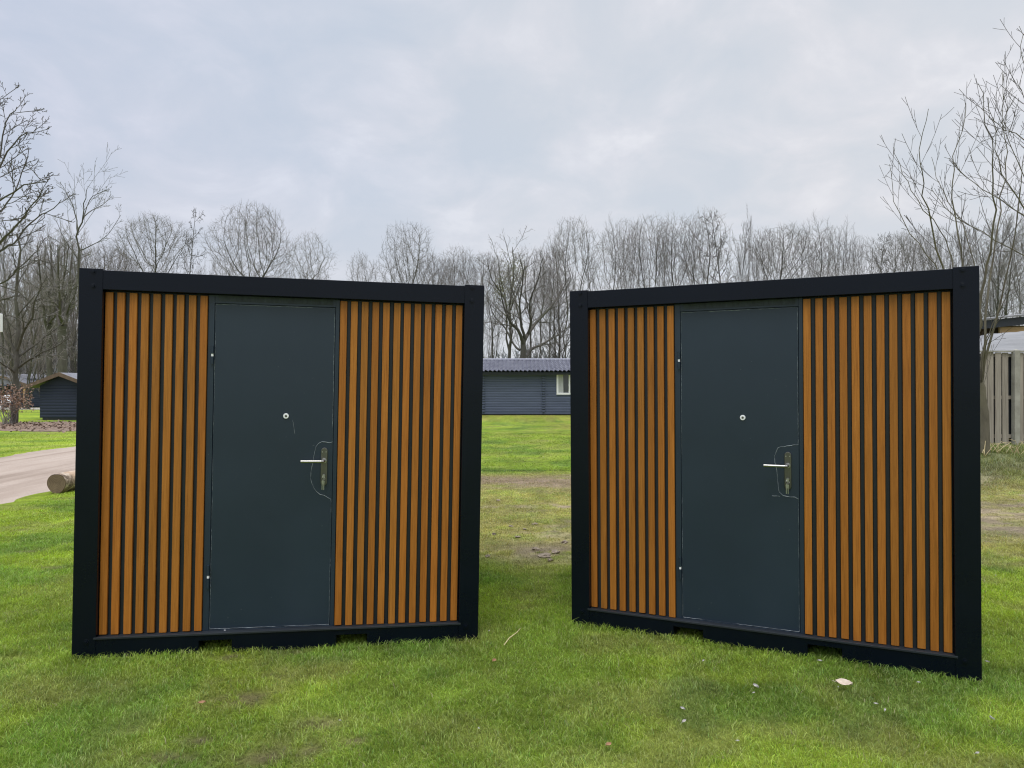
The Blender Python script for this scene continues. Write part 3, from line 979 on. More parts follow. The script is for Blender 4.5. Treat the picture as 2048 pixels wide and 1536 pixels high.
proto('fan', 23, lambda t: colonize(t, 8.7, 14, 2.9, FAN, 3000, 8.3, seed=3, up=.16, inertia=.8, infl=1.8, wob=.08, tips=.0056))
proto('round', 27, lambda t: colonize(t, 7.4, 14, 3.3, DOME, 5200, 7.9, seed=5, tips=.0058))
proto('round2', 28, lambda t: colonize(t, 7.4, 14, 2.5, DOME, 3700, 7.6, seed=6, tips=.0056, up=.14))
proto('wispy', 29, lambda t: colonize(t, 8.8, 14, 2.0, DOME, 1500, 9.2, seed=8, inertia=.35, up=.02, wob=.25, tips=.0054))
proto('tall1', 33, lambda t: colonize(t, 5.5, 14, 2.3, FAN, 2600, 5.2, seed=11, up=.22, inertia=.9, infl=2.0, wob=.08, tips=.0054, trunks=2))
proto('tall2', 34, lambda t: colonize(t, 5.8, 14, 2.0, EGG, 2300, 6.4, seed=12, up=.22, inertia=.9, infl=1.9, wob=.08, tips=.0054))
proto('tall3', 35, lambda t: colonize(t, 6.2, 14, 2.6, FAN, 2700, 5.4, seed=13, up=.18, inertia=.8, infl=1.9, wob=.1, tips=.0054, trunks=3))
proto('tall4', 36, lambda t: colonize(t, 7.0, 14, 1.9, DOME, 2100, 6.8, seed=14, up=.2, inertia=.8, wob=.1, tips=.0054))
proto('up1', 24, p_upright(14, 26, 34, .36))
proto('up2', 25, p_upright(14, 22, 27, .42))
proto('up3', 26, p_upright(13.5, 24, 42, .32, 1.0, .05))
proto('alder', 28, p_alder, twig='twig_dark')
proto('thick', 30, p_thicket, twig='twig_red')
proto('thick2', 31, p_thicket, twig='twig')
used = set()


def place(kind, px, top, Y, label, group=None, rz=None, w=100, rnd=random.Random(77), lean=0):
    o, h, r94 = PROTO[kind]
    if kind in used: o = copy_tree(o)
    used.add(kind)
    X = (px - 1024) / FPX * Y
    zt = CAMH - (top - 768) / FPX * Y
    s = zt / h
    sx = (w / 2 / FPX * Y) / r94
    o.location = (X, Y, 0); o.scale = (sx, sx, s)
    o.rotation_euler = (0, lean, rnd.uniform(0, 6.28) if rz is None else rz)
    if 'group' in o: del o['group']
    tag(o, label, 'tree', group)
    return o


# trees one can tell apart, left to right along the skyline
place('fan', 310, 434, 54, 'bare fan shaped tree above the left container, left of a dark crooked tree', rz=.3, w=150)
place('alder', 372, 423, 53, 'dark narrow crooked tree with short twisted branches above left container', w=72)
place('round', 505, 413, 55, 'broad round crowned bare tree above the left container door', rz=1.1, w=172)
place('wispy', 620, 466, 54, 'wispy bare tree with drooping twigs, right of the broad round tree', rz=2.0, w=92)
place('wispy', 722, 506, 60, 'thin low bare sapling showing alone in the gap of the skyline', rz=4.2, w=60)
place('round2', 815, 450, 58, 'rounded bare tree rising above the right half of the left container', rz=3.2, w=120)
place('round2', 918, 496, 60, 'low rounded bare tree above the right corner of the left container', rz=.9, w=90)
place('tall1', 1148, 438, 52, 'tall pointed bare tree above the left corner of the right container', rz=2.2, w=120)
place('alder', 1452, 420, 52, 'dark irregular bare tree with side branches above right container door', rz=1.5, w=90)
place('up2', 1491, 412, 60, 'thin spire topped bare tree next to the dark irregular tree', rz=.4, w=26)
place('alder', 1742, 470, 52, 'crooked dark little tree above the right end of the right container', rz=5.2, w=70)
# the rest of the row
g1 = 'upright bare trees in the row above the right container'
l1 = 'upright bare grey tree in the row rising above the right container'
for k, px, top, Y, w in [('tall2', 1100, 476, 58, 78), ('tall2', 1222, 446, 56, 97), ('tall3', 1252, 442, 62, 78), ('tall1', 1300, 434, 57, 110), ('tall2', 1275, 450, 60, 65), ('tall4', 1352, 434, 57, 104), ('tall1', 1336, 450, 64, 65),
                         ('tall4', 1410, 424, 55, 123), ('tall4', 1392, 440, 62, 65), ('up3', 1476, 450, 60, 78), ('thick2', 1508, 474, 54, 91), ('fan', 1560, 454, 56, 143),
                         ('tall1', 1530, 462, 62, 78), ('tall2', 1632, 440, 55, 117), ('tall1', 1660, 456, 62, 78), ('tall2', 1604, 462, 62, 91), ('tall2', 1694, 448, 57, 71), ('tall3', 1720, 476, 64, 78), ('fan', 1788, 470, 56, 117), ('tall3', 1828, 460, 58, 104),
                         ('thick2', 1850, 470, 52, 104), ('tall1', 1880, 458, 60, 117), ('up1', 1918, 456, 57, 91), ('up3', 1196, 468, 66, 65)]:
    place(k, px, top, Y, l1, g1, w=w)
g2 = 'bare trees in the row above the left container'
for k, px, top, Y, w in [('thick2', 262, 500, 60, 91), ('thick2', 345, 520, 62, 117), ('thick', 415, 522, 60, 91), ('thick2', 470, 530, 62, 104), ('thick2', 585, 530, 62, 91), ('thick2', 650, 538, 64, 78), ('thick2', 770, 520, 62, 104), ('fan', 868, 512, 64, 91), ('tall1', 895, 520, 68, 65), ('thick2', 840, 535, 60, 104), ('thick2', 300, 505, 64, 110), ('thick', 380, 510, 66, 100), ('thick2', 430, 525, 60, 80)]:
    place(k, px, top, Y, 'small bare tree low in the row behind the left container roof', g2, w=w)
g3 = 'bare trees behind the blue-grey bungalow'
for k, px, top, Y, w in [('fan', 962, 508, 62, 117), ('tall2', 985, 530, 56, 91), ('tall4', 1060, 500, 62, 117), ('tall4', 1082, 500, 60, 78), ('up1', 1120, 490, 66, 91), ('thick2', 1075, 600, 58, 117), ('thick2', 975, 590, 56, 91), ('wispy', 1110, 540, 66, 104)]:
    place(k, px, top, Y, 'slender bare tree seen between the containers behind the bungalow', g3, w=w)
g4 = 'bare trees in the thicket left of the left container'
for k, px, top, Y, w in [('thick', 45, 480, 46, 143), ('thick2', 95, 462, 50, 143), ('thick', 150, 462, 52, 143), ('thick', 200, 470, 55, 130), ('thick2', 232, 488, 58, 104), ('thick', 10, 490, 54, 156), ('up3', 20, 470, 60, 117), ('tall2', 145, 480, 62, 104), ('fan', 205, 490, 60, 130), ('thick', 250, 505, 62, 91), ('thick', 70, 520, 60, 150), ('thick2', 120, 530, 64, 150), ('thick2', 165, 520, 60, 130), ('thick2', 40, 600, 57, 130), ('thick2', 0, 580, 50, 120), ('tall2', 100, 450, 42, 104), ('tall4', 6, 500, 42, 104)]:
    place(k, px, top, Y, 'bare tree in the brown thicket left of the left container', g4, w=w)
g5 = 'bare trees behind the plank fence'
for k, px, top, Y, w in [('up1', 1985, 440, 46, 91), ('tall4', 2014, 434, 44, 117), ('tall1', 2046, 440, 48, 104), ('thick2', 1975, 520, 50, 104), ('thick2', 2030, 500, 52, 117), ('tall2', 1948, 456, 54, 104), ('tall2', 2066, 430, 42, 104)]:
    place(k, px, top, Y, 'bare tree standing behind the plank fence at the right', g5, w=w)

# forked tree behind the bungalow ridge, trunk dark, limbs wide
FINE = [lv(8, (.2, .97), 40, k=.34, tk=.5, r=.5, trop=.03, wig=.10, seg=5, sides=4, tip=.014, crown=False),
        lv(6, (.15, .97), 40, k=.45, tk=.4, r=.6, trop=.02, wig=.11, seg=4, tip=.007),
        lv(4, (.15, .97), 40, k=.48, tk=.3, r=.75, trop=.0, wig=.12, seg=2, tip=.006)]
def PT(Y, pts, dj=0, seed=0):
    rr = random.Random(seed); d = rr.uniform(-dj, dj); m = len(pts) - 1
    return [at(px, py, Y + d * (i / m if m else 0)) for i, (px, py) in enumerate(pts)]
t = Tree(41); Yk = 48
t.limb(PT(Yk, [(1045, 820), (1046, 740), (1046, 700), (1048, 672)]), .30, .15, None, 10)
for i, (pts, r) in enumerate([([(1046, 722), (1060, 702), (1090, 684), (1118, 668), (1150, 645)], .13), ([(1048, 690), (1036, 660), (1018, 640), (1005, 600), (1000, 560)], .14), ([(1048, 682), (1065, 655), (1090, 625), (1120, 590), (1135, 555)], .15),
                          ([(1050, 678), (1042, 640), (1040, 600), (1046, 555), (1040, 510)], .12), ([(1056, 668), (1062, 640), (1060, 600), (1075, 560), (1085, 515)], .10), ([(1040, 700), (1028, 690), (1010, 655), (990, 635), (975, 600)], .09), ([(1044, 650), (1030, 600), (1020, 560), (1015, 520)], .08)]):
    t.limb(PT(Yk, pts, 4, i), r, .02, FINE, 6)
tag(t.build(at(1045, 820, Yk) * 1.0, M['bark'], M['twig'], 'bare_tree'), 'forked dark trunked tree with spreading limbs behind the bungalow ridge', 'tree')

# tree with olive ivy in its crown, left of the forked one
t = Tree(42); Yk = 50
for i, (pts, r) in enumerate([([(1016, 815), (1018, 720), (1022, 660), (1020, 600), (1028, 540), (1025, 495)], .15), ([(1018, 700), (1012, 660), (1012, 610), (1000, 550), (995, 510)], .08), ([(1022, 660), (1010, 600), (985, 560), (975, 530)], .07), ([(1021, 620), (1040, 570), (1050, 530)], .06)]):
    t.limb(PT(Yk, pts, 2, i + 9), r, .018, FINE, 7)
root = t.build(at(1016, 815, Yk), M['bark'], M['twig'], 'bare_tree')
iv = MB(); rn = random.Random(4); b0 = at(1016, 815, Yk)
for i in range(2600):
    cx, cy, sxx, syy = rn.choice([(1012, 555, 20, 30), (1020, 600, 12, 40), (1035, 540, 14, 22), (1000, 580, 10, 20)])
    p = at(rn.gauss(cx, sxx * .7), rn.gauss(cy, syy * .7), Yk + rn.gauss(0, .8)) - b0
    u = Vector((rn.gauss(0, 1), rn.gauss(0, 1), rn.gauss(0, 1))).normalized() * .045; w = u.orthogonal().normalized() * .035
    iv.add([p - u, p + w, p + u, p - w], [(0, 1, 2, 3)])
iv.build('ivy_leaves', M['ivy'], root)
tag(root, 'slim tree with olive ivy leaves in its crown, left of the forked tree', 'tree')

# big branching tree out of the left edge
BUD = [lv(8, (.3, .97), 36, k=.20, tk=.45, r=.5, trop=.05, wig=.10, seg=5, sides=4, tip=.010, crown=False),
       lv(5, (.2, .98), 42, k=.42, tk=.3, r=.6, trop=.07, wig=.12, seg=4, tip=.007),
       lv(4, (.25, 1), 44, k=.42, tk=.2, r=.85, trop=.12, wig=.12, seg=2, tip=.008),
       lv(2, (.5, 1), 45, k=.4, tk=0, r=1.0, trop=.2, wig=.1, seg=1, tip=.010)]
t = Tree(43); Yk = 22
t.limb(PT(Yk, [(-85, 880), (-82, 760), (-78, 660), (-75, 590)]), .30, .22, None, 10)
for i, (pts, r) in enumerate([([(-76, 610), (-40, 450), (0, 330), (40, 275), (74, 257)], .085), ([(-77, 620), (-50, 470), (-10, 405), (50, 373), (94, 363)], .08), ([(-78, 640), (-40, 540), (0, 487), (32, 452), (60, 418), (84, 388)], .09),
                          ([(-78, 650), (-40, 560), (0, 502), (27, 487), (60, 447), (95, 425), (124, 400)], .09), ([(-76, 600), (-40, 420), (-5, 330), (12, 242), (35, 215)], .08), ([(-76, 600), (-60, 400), (-30, 280), (-5, 200)], .08),
                          ([(-78, 660), (-30, 580), (15, 560), (45, 530), (80, 500)], .07), ([(-78, 640), (-50, 500), (-5, 430), (25, 395), (45, 345), (60, 300)], .07), ([(-79, 680), (-35, 620), (5, 600), (40, 590)], .06), ([(-75, 600), (-90, 450), (-110, 300), (-100, 180)], .09), ([(-75, 620), (-130, 500), (-180, 400)], .08)]):
    t.limb(PT(Yk, pts, 3, i + 30), r * .58, .010, BUD, 7)
tag(t.build(at(-85, 880, Yk), M['bark'], M['twig_dark'], 'bare_tree'), 'large bare tree reaching in from the left edge of the photo, twig tips knobbly', 'tree')

# pale slender tree beside it
SL = [lv(7, (.3, .97), 30, k=.30, tk=.45, r=.5, trop=.05, wig=.04, seg=5, sides=3, tip=.008),
      lv(4, (.2, .97), 34, k=.45, tk=.3, r=.65, trop=.03, wig=.05, seg=3, tip=.006),
      lv(3, (.2, .97), 34, k=.5, tk=.3, r=.8, trop=.02, wig=.07, seg=2, tip=.007)]
t = Tree(44); Yk = 38
for i, (pts, r) in enumerate([([(160, 825), (158, 700), (158, 560), (158, 475), (166, 432), (172, 395), (176, 370)], .14), ([(156, 470), (150, 425), (138, 395), (120, 365)], .06), ([(167, 435), (185, 420), (205, 410), (222, 395)], .05), ([(160, 500), (185, 490), (215, 470), (242, 430)], .05), ([(158, 520), (130, 480), (112, 440)], .05), ([(166, 440), (180, 400), (200, 385), (215, 380)], .04)]):
    t.limb(PT(Yk, pts, 2.5, i + 60), r * .62, .009, SL, 7)
tag(t.build(at(160, 825, Yk), M['bark'], M['twig_haze'], 'bare_tree'), 'slender pale tree with long curving twigs, left of the left container corner', 'tree')

# tree in the leaf litter by the small sheds
MEDT = [lv(9, (.2, .97), 46, k=.40, tk=.5, r=.5, trop=.02, wig=.11, seg=5, sides=4, tip=.011, crown=False),
        lv(5, (.15, .97), 42, k=.45, tk=.4, r=.6, trop=.02, wig=.12, seg=4, tip=.006),
        lv(4, (.15, .97), 42, k=.48, tk=.3, r=.75, trop=.0, wig=.12, seg=2, tip=.007)]
t = Tree(45); Yk = 29.5
base = at(28, 848, Yk)
t.limb(PT(Yk, [(27, 848), (29, 820), (32, 780), (33, 740), (35, 690), (36, 640), (32, 580), (38, 520), (34, 470)]), .165, .03, MEDT, 10)
for i, (pts, r) in enumerate([([(37, 735), (62, 718), (85, 705), (118, 690), (140, 672)], .055), ([(34, 715), (20, 680), (14, 640), (2, 600)], .06), ([(34, 700), (48, 660), (66, 635), (70, 600), (90, 560)], .07), ([(33, 725), (15, 700), (-8, 690)], .05), ([(36, 650), (60, 610), (95, 590), (130, 575)], .05)]):
    t.limb(PT(Yk, pts, 2, i + 80), r, .012, MEDT, 6)
root = t.build(base, M['bark'], M['twig'], 'bare_tree')
tag(root, 'bare tree with a thin grey trunk in the leaf litter, beside the small sheds', 'tree')

# two thick forked trunks behind the small shed
for px, seed, lab in ((98, 51, 'straight grey trunked tree just behind the small shed roof'), (124, 52, 'thick forked trunk tree behind the small shed gable')):
    t = Tree(seed); Yk = 42 if px < 110 else 40
    r0 = .16 if px < 110 else .27
    t.limb(PT(Yk, [(px, 820), (px + 1, 740), (px, 690), (px + 1, 650)]), r0, r0 * .75, None, 9)
    for i, (dx, w) in enumerate(((-22, .6), (20, .6), (4, .55), (-8, .4), (36, .4))):
        t.limb(PT(Yk, [(px, 670 - i * 6), (px + dx * .5, 620), (px + dx * .8, 560), (px + dx * 1.1, 490)], 3, i + seed), r0 * w, .02, MEDT, 6)
    tag(t.build(at(px, 820, Yk), M['bark'], M['twig'], 'bare_tree'), lab, 'tree')

# withered beech bush round that trunk
bu = MB(); st = MB(); rn = random.Random(9); Yk = 28.8; b0 = at(14, 846, Yk); b0.z = 0
for i in range(26):
    a = at(rn.uniform(5, 30), 844, Yk + rn.uniform(-.3, .3)); e = at(rn.uniform(-25, 66), rn.uniform(772, 815), Yk + rn.uniform(-.8, .8))
    a.z = 0; mid = a.lerp(e, .5) + Vector((0, 0, .15))
    st.tube([a - b0, mid - b0, e - b0], [.012, .009, .004], 4)
for i in range(950):
    px = rn.gauss(18, 26); py = rn.gauss(798, 14)
    if px > 68 or py < 768 or py > 828: continue
    p = at(px, py, Yk + rn.gauss(0, .45)) - b0
    u = Vector((rn.gauss(0, 1), rn.gauss(0, 1), rn.gauss(0, .7))).normalized() * .042; w = u.orthogonal().normalized() * .028
    bu.add([p - u, p + w, p + u, p - w], [(0, 1, 2, 3)])
root = empty('beech_bush', b0)
st.build('stems', M['twig'], root); bu.build('leaves', M['beech_leaf'], root)
tag(root, 'bush with withered reddish brown leaves around a thin tree trunk', 'bush')

# many stemmed pale young tree behind the right container, by the fence
SW = [lv(8, (.3, .96), 34, k=.24, tk=.45, r=.45, trop=.08, wig=.022, seg=5, sides=3, tip=.0042, crown=True),
      lv(3, (.15, .95), 36, k=.38, tk=.35, r=.6, trop=.07, wig=.03, seg=3, tip=.0036),
      lv(1.2, (.2, .95), 36, k=.4, tk=.3, r=.8, trop=.05, wig=.03, seg=2, tip=.0032)]
t = Tree(61); Yk = 13.2
t.limb(PT(Yk, [(1966, 905), (1967, 850), (1964, 810), (1958, 765)]), .12, .075, None, 10)
for i, (pts, r) in enumerate([([(1958, 780), (1950, 680), (1963, 590), (1980, 500), (1991, 420), (1990, 330), (1972, 250), (1955, 165)], .062), ([(1957, 775), (1940, 660), (1928, 540), (1910, 430), (1908, 340), (1922, 260), (1931, 205)], .04),
                          ([(1956, 775), (1915, 650), (1885, 530), (1862, 440), (1842, 370), (1838, 300), (1857, 218)], .042), ([(1956, 775), (1900, 640), (1870, 530), (1820, 470), (1790, 400), (1778, 330)], .03), ([(1958, 775), (1950, 650), (1945, 530), (1925, 450), (1885, 380), (1865, 310)], .03),
                          ([(1958, 770), (1970, 640), (1985, 520), (2000, 420), (2010, 330), (2005, 240), (2006, 140)], .04), ([(1958, 770), (1920, 620), (1905, 520), (1880, 460), (1835, 400), (1805, 350), (1788, 290)], .028), ([(1960, 760), (1990, 640), (2020, 520), (2040, 400), (2045, 300)], .04),
                          ([(1963, 780), (1968, 720), (1975, 680), (1995, 645), (2008, 632)], .03), ([(1962, 770), (1965, 700), (1985, 650), (2004, 610), (2020, 580)], .02), ([(1962, 860), (1966, 780), (1976, 740), (1985, 690)], .012)]):
    t.limb(PT(Yk, pts, 1.2, i + 100), r * .95, .004, SW if i < 8 else SW[1:], 6, pw=.34)
tag(t.build(at(1966, 905, Yk), M['bark_pale'], M['twig_dark'], 'bare_tree'), 'young many stemmed tree with long thin shoots beside the plank fence', 'tree')

# its larger neighbour, branches coming in from the right edge
t = Tree(62); Yk = 12.0
t.limb(PT(Yk, [(2190, 900), (2185, 760), (2180, 640)]), .16, .11, None, 9)
for i, (pts, r) in enumerate([([(2180, 650), (2120, 560), (2048, 512), (1960, 465), (1890, 415), (1862, 375)], .035), ([(2180, 640), (2110, 520), (2048, 432), (1985, 390), (1930, 352), (1900, 320)], .035), ([(2180, 640), (2100, 500), (2040, 400), (1995, 320), (1990, 260), (1980, 200)], .04),
                          ([(2180, 640), (2120, 460), (2048, 285), (2010, 260), (1975, 232)], .04), ([(2180, 640), (2130, 430), (2070, 260), (2048, 200), (2030, 160)], .035), ([(2180, 640), (2140, 420), (2080, 260), (2045, 120), (2038, 55)], .035), ([(2180, 640), (2110, 480), (2060, 380), (2020, 300), (2010, 215), (2005, 150)], .03), ([(2180, 640), (2240, 400), (2260, 200)], .05)]):
    t.limb(PT(Yk, pts, 1.0, i + 130), r * .5, .0035, SW, 6, pw=.5)
tag(t.build(at(2190, 900, Yk), M['bark_pale'], M['twig_dark'], 'bare_tree'), 'bare tree whose thin branches reach in from the right edge of the photo', 'tree')

# wood far beyond everything, distance haze put into its pale colour
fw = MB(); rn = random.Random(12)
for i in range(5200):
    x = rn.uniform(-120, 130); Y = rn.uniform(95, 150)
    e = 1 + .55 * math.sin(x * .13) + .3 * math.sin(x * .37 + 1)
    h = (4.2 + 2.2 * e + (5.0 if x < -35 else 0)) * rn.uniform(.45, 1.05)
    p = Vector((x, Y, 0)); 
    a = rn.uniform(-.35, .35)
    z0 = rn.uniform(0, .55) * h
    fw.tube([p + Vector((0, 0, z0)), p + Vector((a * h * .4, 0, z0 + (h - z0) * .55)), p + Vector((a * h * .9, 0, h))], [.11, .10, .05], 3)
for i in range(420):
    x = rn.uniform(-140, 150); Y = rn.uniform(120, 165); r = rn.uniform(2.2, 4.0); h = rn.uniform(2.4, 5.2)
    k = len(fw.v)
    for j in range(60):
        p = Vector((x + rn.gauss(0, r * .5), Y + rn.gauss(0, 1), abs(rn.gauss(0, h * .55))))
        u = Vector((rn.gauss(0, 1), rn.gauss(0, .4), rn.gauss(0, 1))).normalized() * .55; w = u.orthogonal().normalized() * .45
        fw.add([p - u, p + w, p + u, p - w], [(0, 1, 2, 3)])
o = fw.build('distant_wood', M['far']); tag(o, 'haze tinted grey wood on the far horizon behind the tree rows', 'wood', kind='stuff')

# ------------------------------------------------------------------ buildings
def pantile_roof(mb, x0, x1, ya, za, yb, zb, course=.40, pitch=.225, amp=.034):
    L = math.hypot(yb - ya, zb - za); nrm = (-(zb - za) / L, (yb - ya) / L); n = int(round(L / course)); nxs = int((x1 - x0) / pitch * 8)
    b = len(mb.v)
    rows = []
    for i in range(n):
        rows += [(i / n, .070), ((i + 1) / n - .004, .0)]
    for t, lift in rows:
        for k in range(nxs + 1):
            x = x0 + (x1 - x0) * k / nxs
            ph = (x / pitch) % 1.0
            w = amp * (math.sin(ph * 2 * math.pi) + .35 * math.sin(ph * 4 * math.pi + .6)) + lift
            mb.v.append((x, ya + (yb - ya) * t + nrm[0] * w, za + (zb - za) * t + nrm[1] * w)); mb.c.append((1, 1, 1, 1))
    for r in range(len(rows) - 1):
        for k in range(nxs):
            a = b + r * (nxs + 1) + k
            mb.f.append((a, a + 1, a + nxs + 2, a + nxs + 1))


def board_wall(mb, x0, x1, y, z0, z1, step=.135, out=.018):
    """horizontal rounded log boards, front faces at y"""
    n = int(round((z1 - z0) / step)); st = (z1 - z0) / n
    for i in range(n):
        a = z0 + i * st
        prof = [(y + out, a), (y + .004, a + .012), (y, a + st * .35), (y, a + st * .7), (y + .006, a + st - .012), (y + out, a + st)]
        b = len(mb.v)
        for x in (x0, x1):
            for yy, zz in prof: mb.v.append((x, yy, zz)); mb.c.append((1, 1, 1, 1))
        for k in range(5): mb.f.append((b + k, b + 6 + k, b + 7 + k, b + k + 1))


HY = 38.0
bung = empty('bungalow', (1.3, HY, .03))
tag(bung, 'blue-grey board bungalow with a grey pantile roof, between the containers', 'house')
def loc_(px, py, Y=HY): return at(px, py, Y) - Vector((1.3, HY, .03))
XA, XB = -6.6, 7.4                  # local x extent
zE, zR = 2.24, 2.94
w = MB(); board_wall(w, XA, XB, 0, .12, zE)
w.box(XA, XB, .03, .12, .12, zE)
w.box(XA + .1, XA + .2, .12, 5.6, .12, zE); w.box(XB - .2, XB - .1, .12, 5.6, .12, zE); w.box(XA, XB, 5.5, 5.6, .12, zE)
for x in (XA + .14, XB - .16):
    w.prism_xz([(-.001, 0), (.001, 0), (0, .001)], 0, .001)
wo = w.build('wall', M['log_wall'], bung)
for x in (XA, XB - .08):
    gm = MB(); b = [(x, -.1, zE), (x + .08, -.1, zE), (x, 2.8, zR - .08), (x + .08, 2.8, zR - .08), (x, 5.7, zE), (x + .08, 5.7, zE)]
    gm.add(b, [(0, 2, 4), (1, 5, 3), (0, 1, 3, 2), (2, 3, 5, 4), (0, 4, 5, 1)]); gm.build('gable', M['log_wall'], bung)
rf = MB(); pantile_roof(rf, XA - .35, XB + .35, -.42, zE - .02, 2.8, zR); pantile_roof(rf, XA - .35, XB + .35, 6.0, zE - .02, 2.8, zR)
ro = rf.build('roof', M['tile'], bung, smooth=False)
rg = MB(); rg.tube([(XA - .36, 2.8, zR + .02), (0, 2.8, zR + .02), (XB + .36, 2.8, zR + .02)], [.075] * 3, 8); rg.build('ridge_tiles', M['tile'], ro)
fa = MB(); fa.box(XA - .3, XB + .3, -.30, -.27, zE - .17, zE - .06); fa.build('eaves_board', M['fascia_black'], bung)
pl = MB(); pl.box(XA, XB, -.012, .03, .015, .115); pl.build('base_board', M['log_wall'], bung)
pl = MB(); pl.box(XA + .1, XB - .1, .06, .2, -.06, .02); pl.build('footing', M['fascia_black'], bung)
for px in (967, 1087):
    x = loc_(px, 800).x
    le = MB(); z = .14
    while z < zE - .2:
        le.box(x - .07, x + .065, -.09, -.001, z, z + .075); z += .135
    le.box(x - .03, x + .03, -.012, -.001, .13, zE - .18)
    le.build('log_ends', M['log_wall'], wo, bevel=.008)
x0 = loc_(1113, 760).x; x1 = x0 + 1.35; z0, z1 = 1.03, 2.17
wf = MB(); t_ = .10
wf.box(x0, x1, -.05, -.005, z0, z0 + t_); wf.box(x0, x1, -.05, -.005, z1 - t_, z1); wf.box(x0, x0 + t_, -.049, -.005, z0 + t_, z1 - t_); wf.box(x1 - t_, x1, -.049, -.005, z0 + t_, z1 - t_); wf.box((x0 + x1) / 2 - .04, (x0 + x1) / 2 + .04, -.049, -.005, z0 + t_, z1 - t_)
wi = wf.build('window', M['white'], bung, bevel=.006)
p = MB(); p.box(x0 + t_, x1 - t_, -.012, -.003, z0 + t_, z1 - t_); p.build('pane', M['glass'], wi)
cu = MB()
for sgn, xa in ((1, x0 + t_), (-1, x1 - t_)):
    for k in range(7):
        a = xa + sgn * k * .035; top = a + sgn * .036
        cu.add([(a, -.014 - .004 * (k % 2), z0 + t_), (a + sgn * .052 * (1 if k > 4 else .7), -.014 - .004 * ((k + 1) % 2), z0 + t_), (top, -.014 - .004 * ((k + 1) % 2), z1 - t_), (a, -.014 - .004 * (k % 2), z1 - t_)], [(0, 1, 2, 3)])
cu.build('curtain', M['curtain'], wi)

# white gabled roof far behind its left end
b0 = at(950, 768, 62); b0.z = 0
wr = empty('white_chalet', b0); tag(wr, 'chalet with a white roof edge just showing above the left end of the bungalow roof', 'house')
w = MB(); w.box(-2.2, 1.3, 0, 5, 0, 3.3); w.build('wall', M['log_wall'], wr)
w = MB(); w.prism_xz([(-2.6, 3.6), (1.6, 3.6), (1.55, 3.72), (-.1, 4.18), (-2.6, 4.22)], -.4, 5.2); w.build('roof', M['white'], wr)

# small dark shed on the left
SY = 32.6
sh = empty('garden_shed', Vector(((125 - 1024) / FPX * SY, SY, 0))); tag(sh, 'small dark blue board shed with brown gable trim, left of the left container', 'shed')
hw = 1.02; ze, za = 1.55, 2.10
w = MB(); board_wall(w, -hw, hw, 0, .1, ze, .13); w.box(-hw, hw, .02, .06, .1, ze); w.box(-hw, -hw + .06, .06, 2.4, .1, ze); w.box(hw - .06, hw, .06, 2.4, .1, ze); w.box(-hw, hw, 2.34, 2.4, .1, ze)
w.prism_xz([(-hw, ze + .001), (hw, ze + .001), (0, za - .06)], .004, .06)
w.build('wall', M['shed_wall'], sh)
for s in (-1, 1):
    r = MB(); n_ = 1
    pts = [(0, za + .03), (s * (hw + .58), za - .60), (s * (hw + .58), za - .65), (0, za - .02)]
    if s > 0: pts = pts[::-1]
    r.prism_xz(pts, -.25, 2.6); r.build('roof', M['roof_felt'], sh)
    r = MB(); pts = [(s * .001, za + .05), (s * (hw + .6), za - .585), (s * (hw + .6), za - .74), (s * .001, za - .13)]
    if s > 0: pts = pts[::-1]
    r.prism_xz(pts, -.285, -.252); r.build('bargeboard', M['brown_trim'], sh)
w = MB(); w.box(-hw + .1, hw - .1, .03, 2.3, -.02, .1); w.build('plinth', M['fascia_black'], sh)

# chalet with brown gable trim behind it
CY = 49.0
cx = (4 - 1024) / FPX * CY
ch = empty('chalet', Vector((cx, CY, 0))); tag(ch, 'dark blue chalet with brown gable trim, at the left edge behind the bush', 'house')
def cl(px, py): 
    p = at(px, py, CY); return p.x - cx, p.z
w = MB(); board_wall(w, -3.4, 3.2, 1.4, .05, 2.0, .14); w.box(-3.4, 3.2, 1.43, 1.5, .05, 2.0); w.box(-3.4, -3.3, 1.5, 6, .05, 2.0); w.box(3.1, 3.2, 1.5, 6, .05, 2.0)
w.prism_xz([(-1.6, 1.50), (1.6, 1.50), (0, 2.08)], .05, .1)
w.build('wall', M['log_wall'], ch)
for s in (-1, 1):
    r = MB(); pts = [(0, 2.20), (s * 1.75, 1.60), (s * 1.75, 1.44), (0, 2.03)]
    if s > 0: pts = pts[::-1]
    r.prism_xz(pts, -.03, .03); r.build('bargeboard', M['brown_trim'], ch)
r = MB(); r.prism_xz([(-1.8, 1.57), (1.8, 1.57), (0, 2.19)], .03, 1.9); r.build('porch_roof', M['roof_felt'], ch)
r = MB(); r.add([(-4, .9, 1.75), (3.9, .9, 1.75), (3.6, 3.6, 2.35), (-4, 3.6, 2.35), (3.9, 6.4, 1.75), (-4, 6.4, 1.75)], [(0, 1, 2, 3), (3, 2, 4, 5)]); r.build('roof', M['roof_felt'], ch)
for px in (48, -40):
    x, _ = cl(px, 800); pst = MB(); pst.box(x - .07, x + .07, .0, .12, 0, 1.62); pst.build('porch_post', M['plywood'], ch)
wx0, wz1 = cl(61, 776); wx1, wz0 = cl(80, 794)
wf = MB(); wf.box(wx0, wx1, 1.33, 1.39, wz0, wz0 + .06); wf.box(wx0, wx1, 1.33, 1.39, wz1 - .06, wz1); wf.box(wx0, wx0 + .07, 1.331, 1.39, wz0 + .06, wz1 - .06); wf.box(wx1 - .07, wx1, 1.331, 1.39, wz0 + .06, wz1 - .06)
wi = wf.build('window', M['tarp'], ch); p = MB(); p.box(wx0 + .07, wx1 - .07, 1.36, 1.385, wz0 + .06, wz1 - .06); p.build('pane', M['glass'], wi)
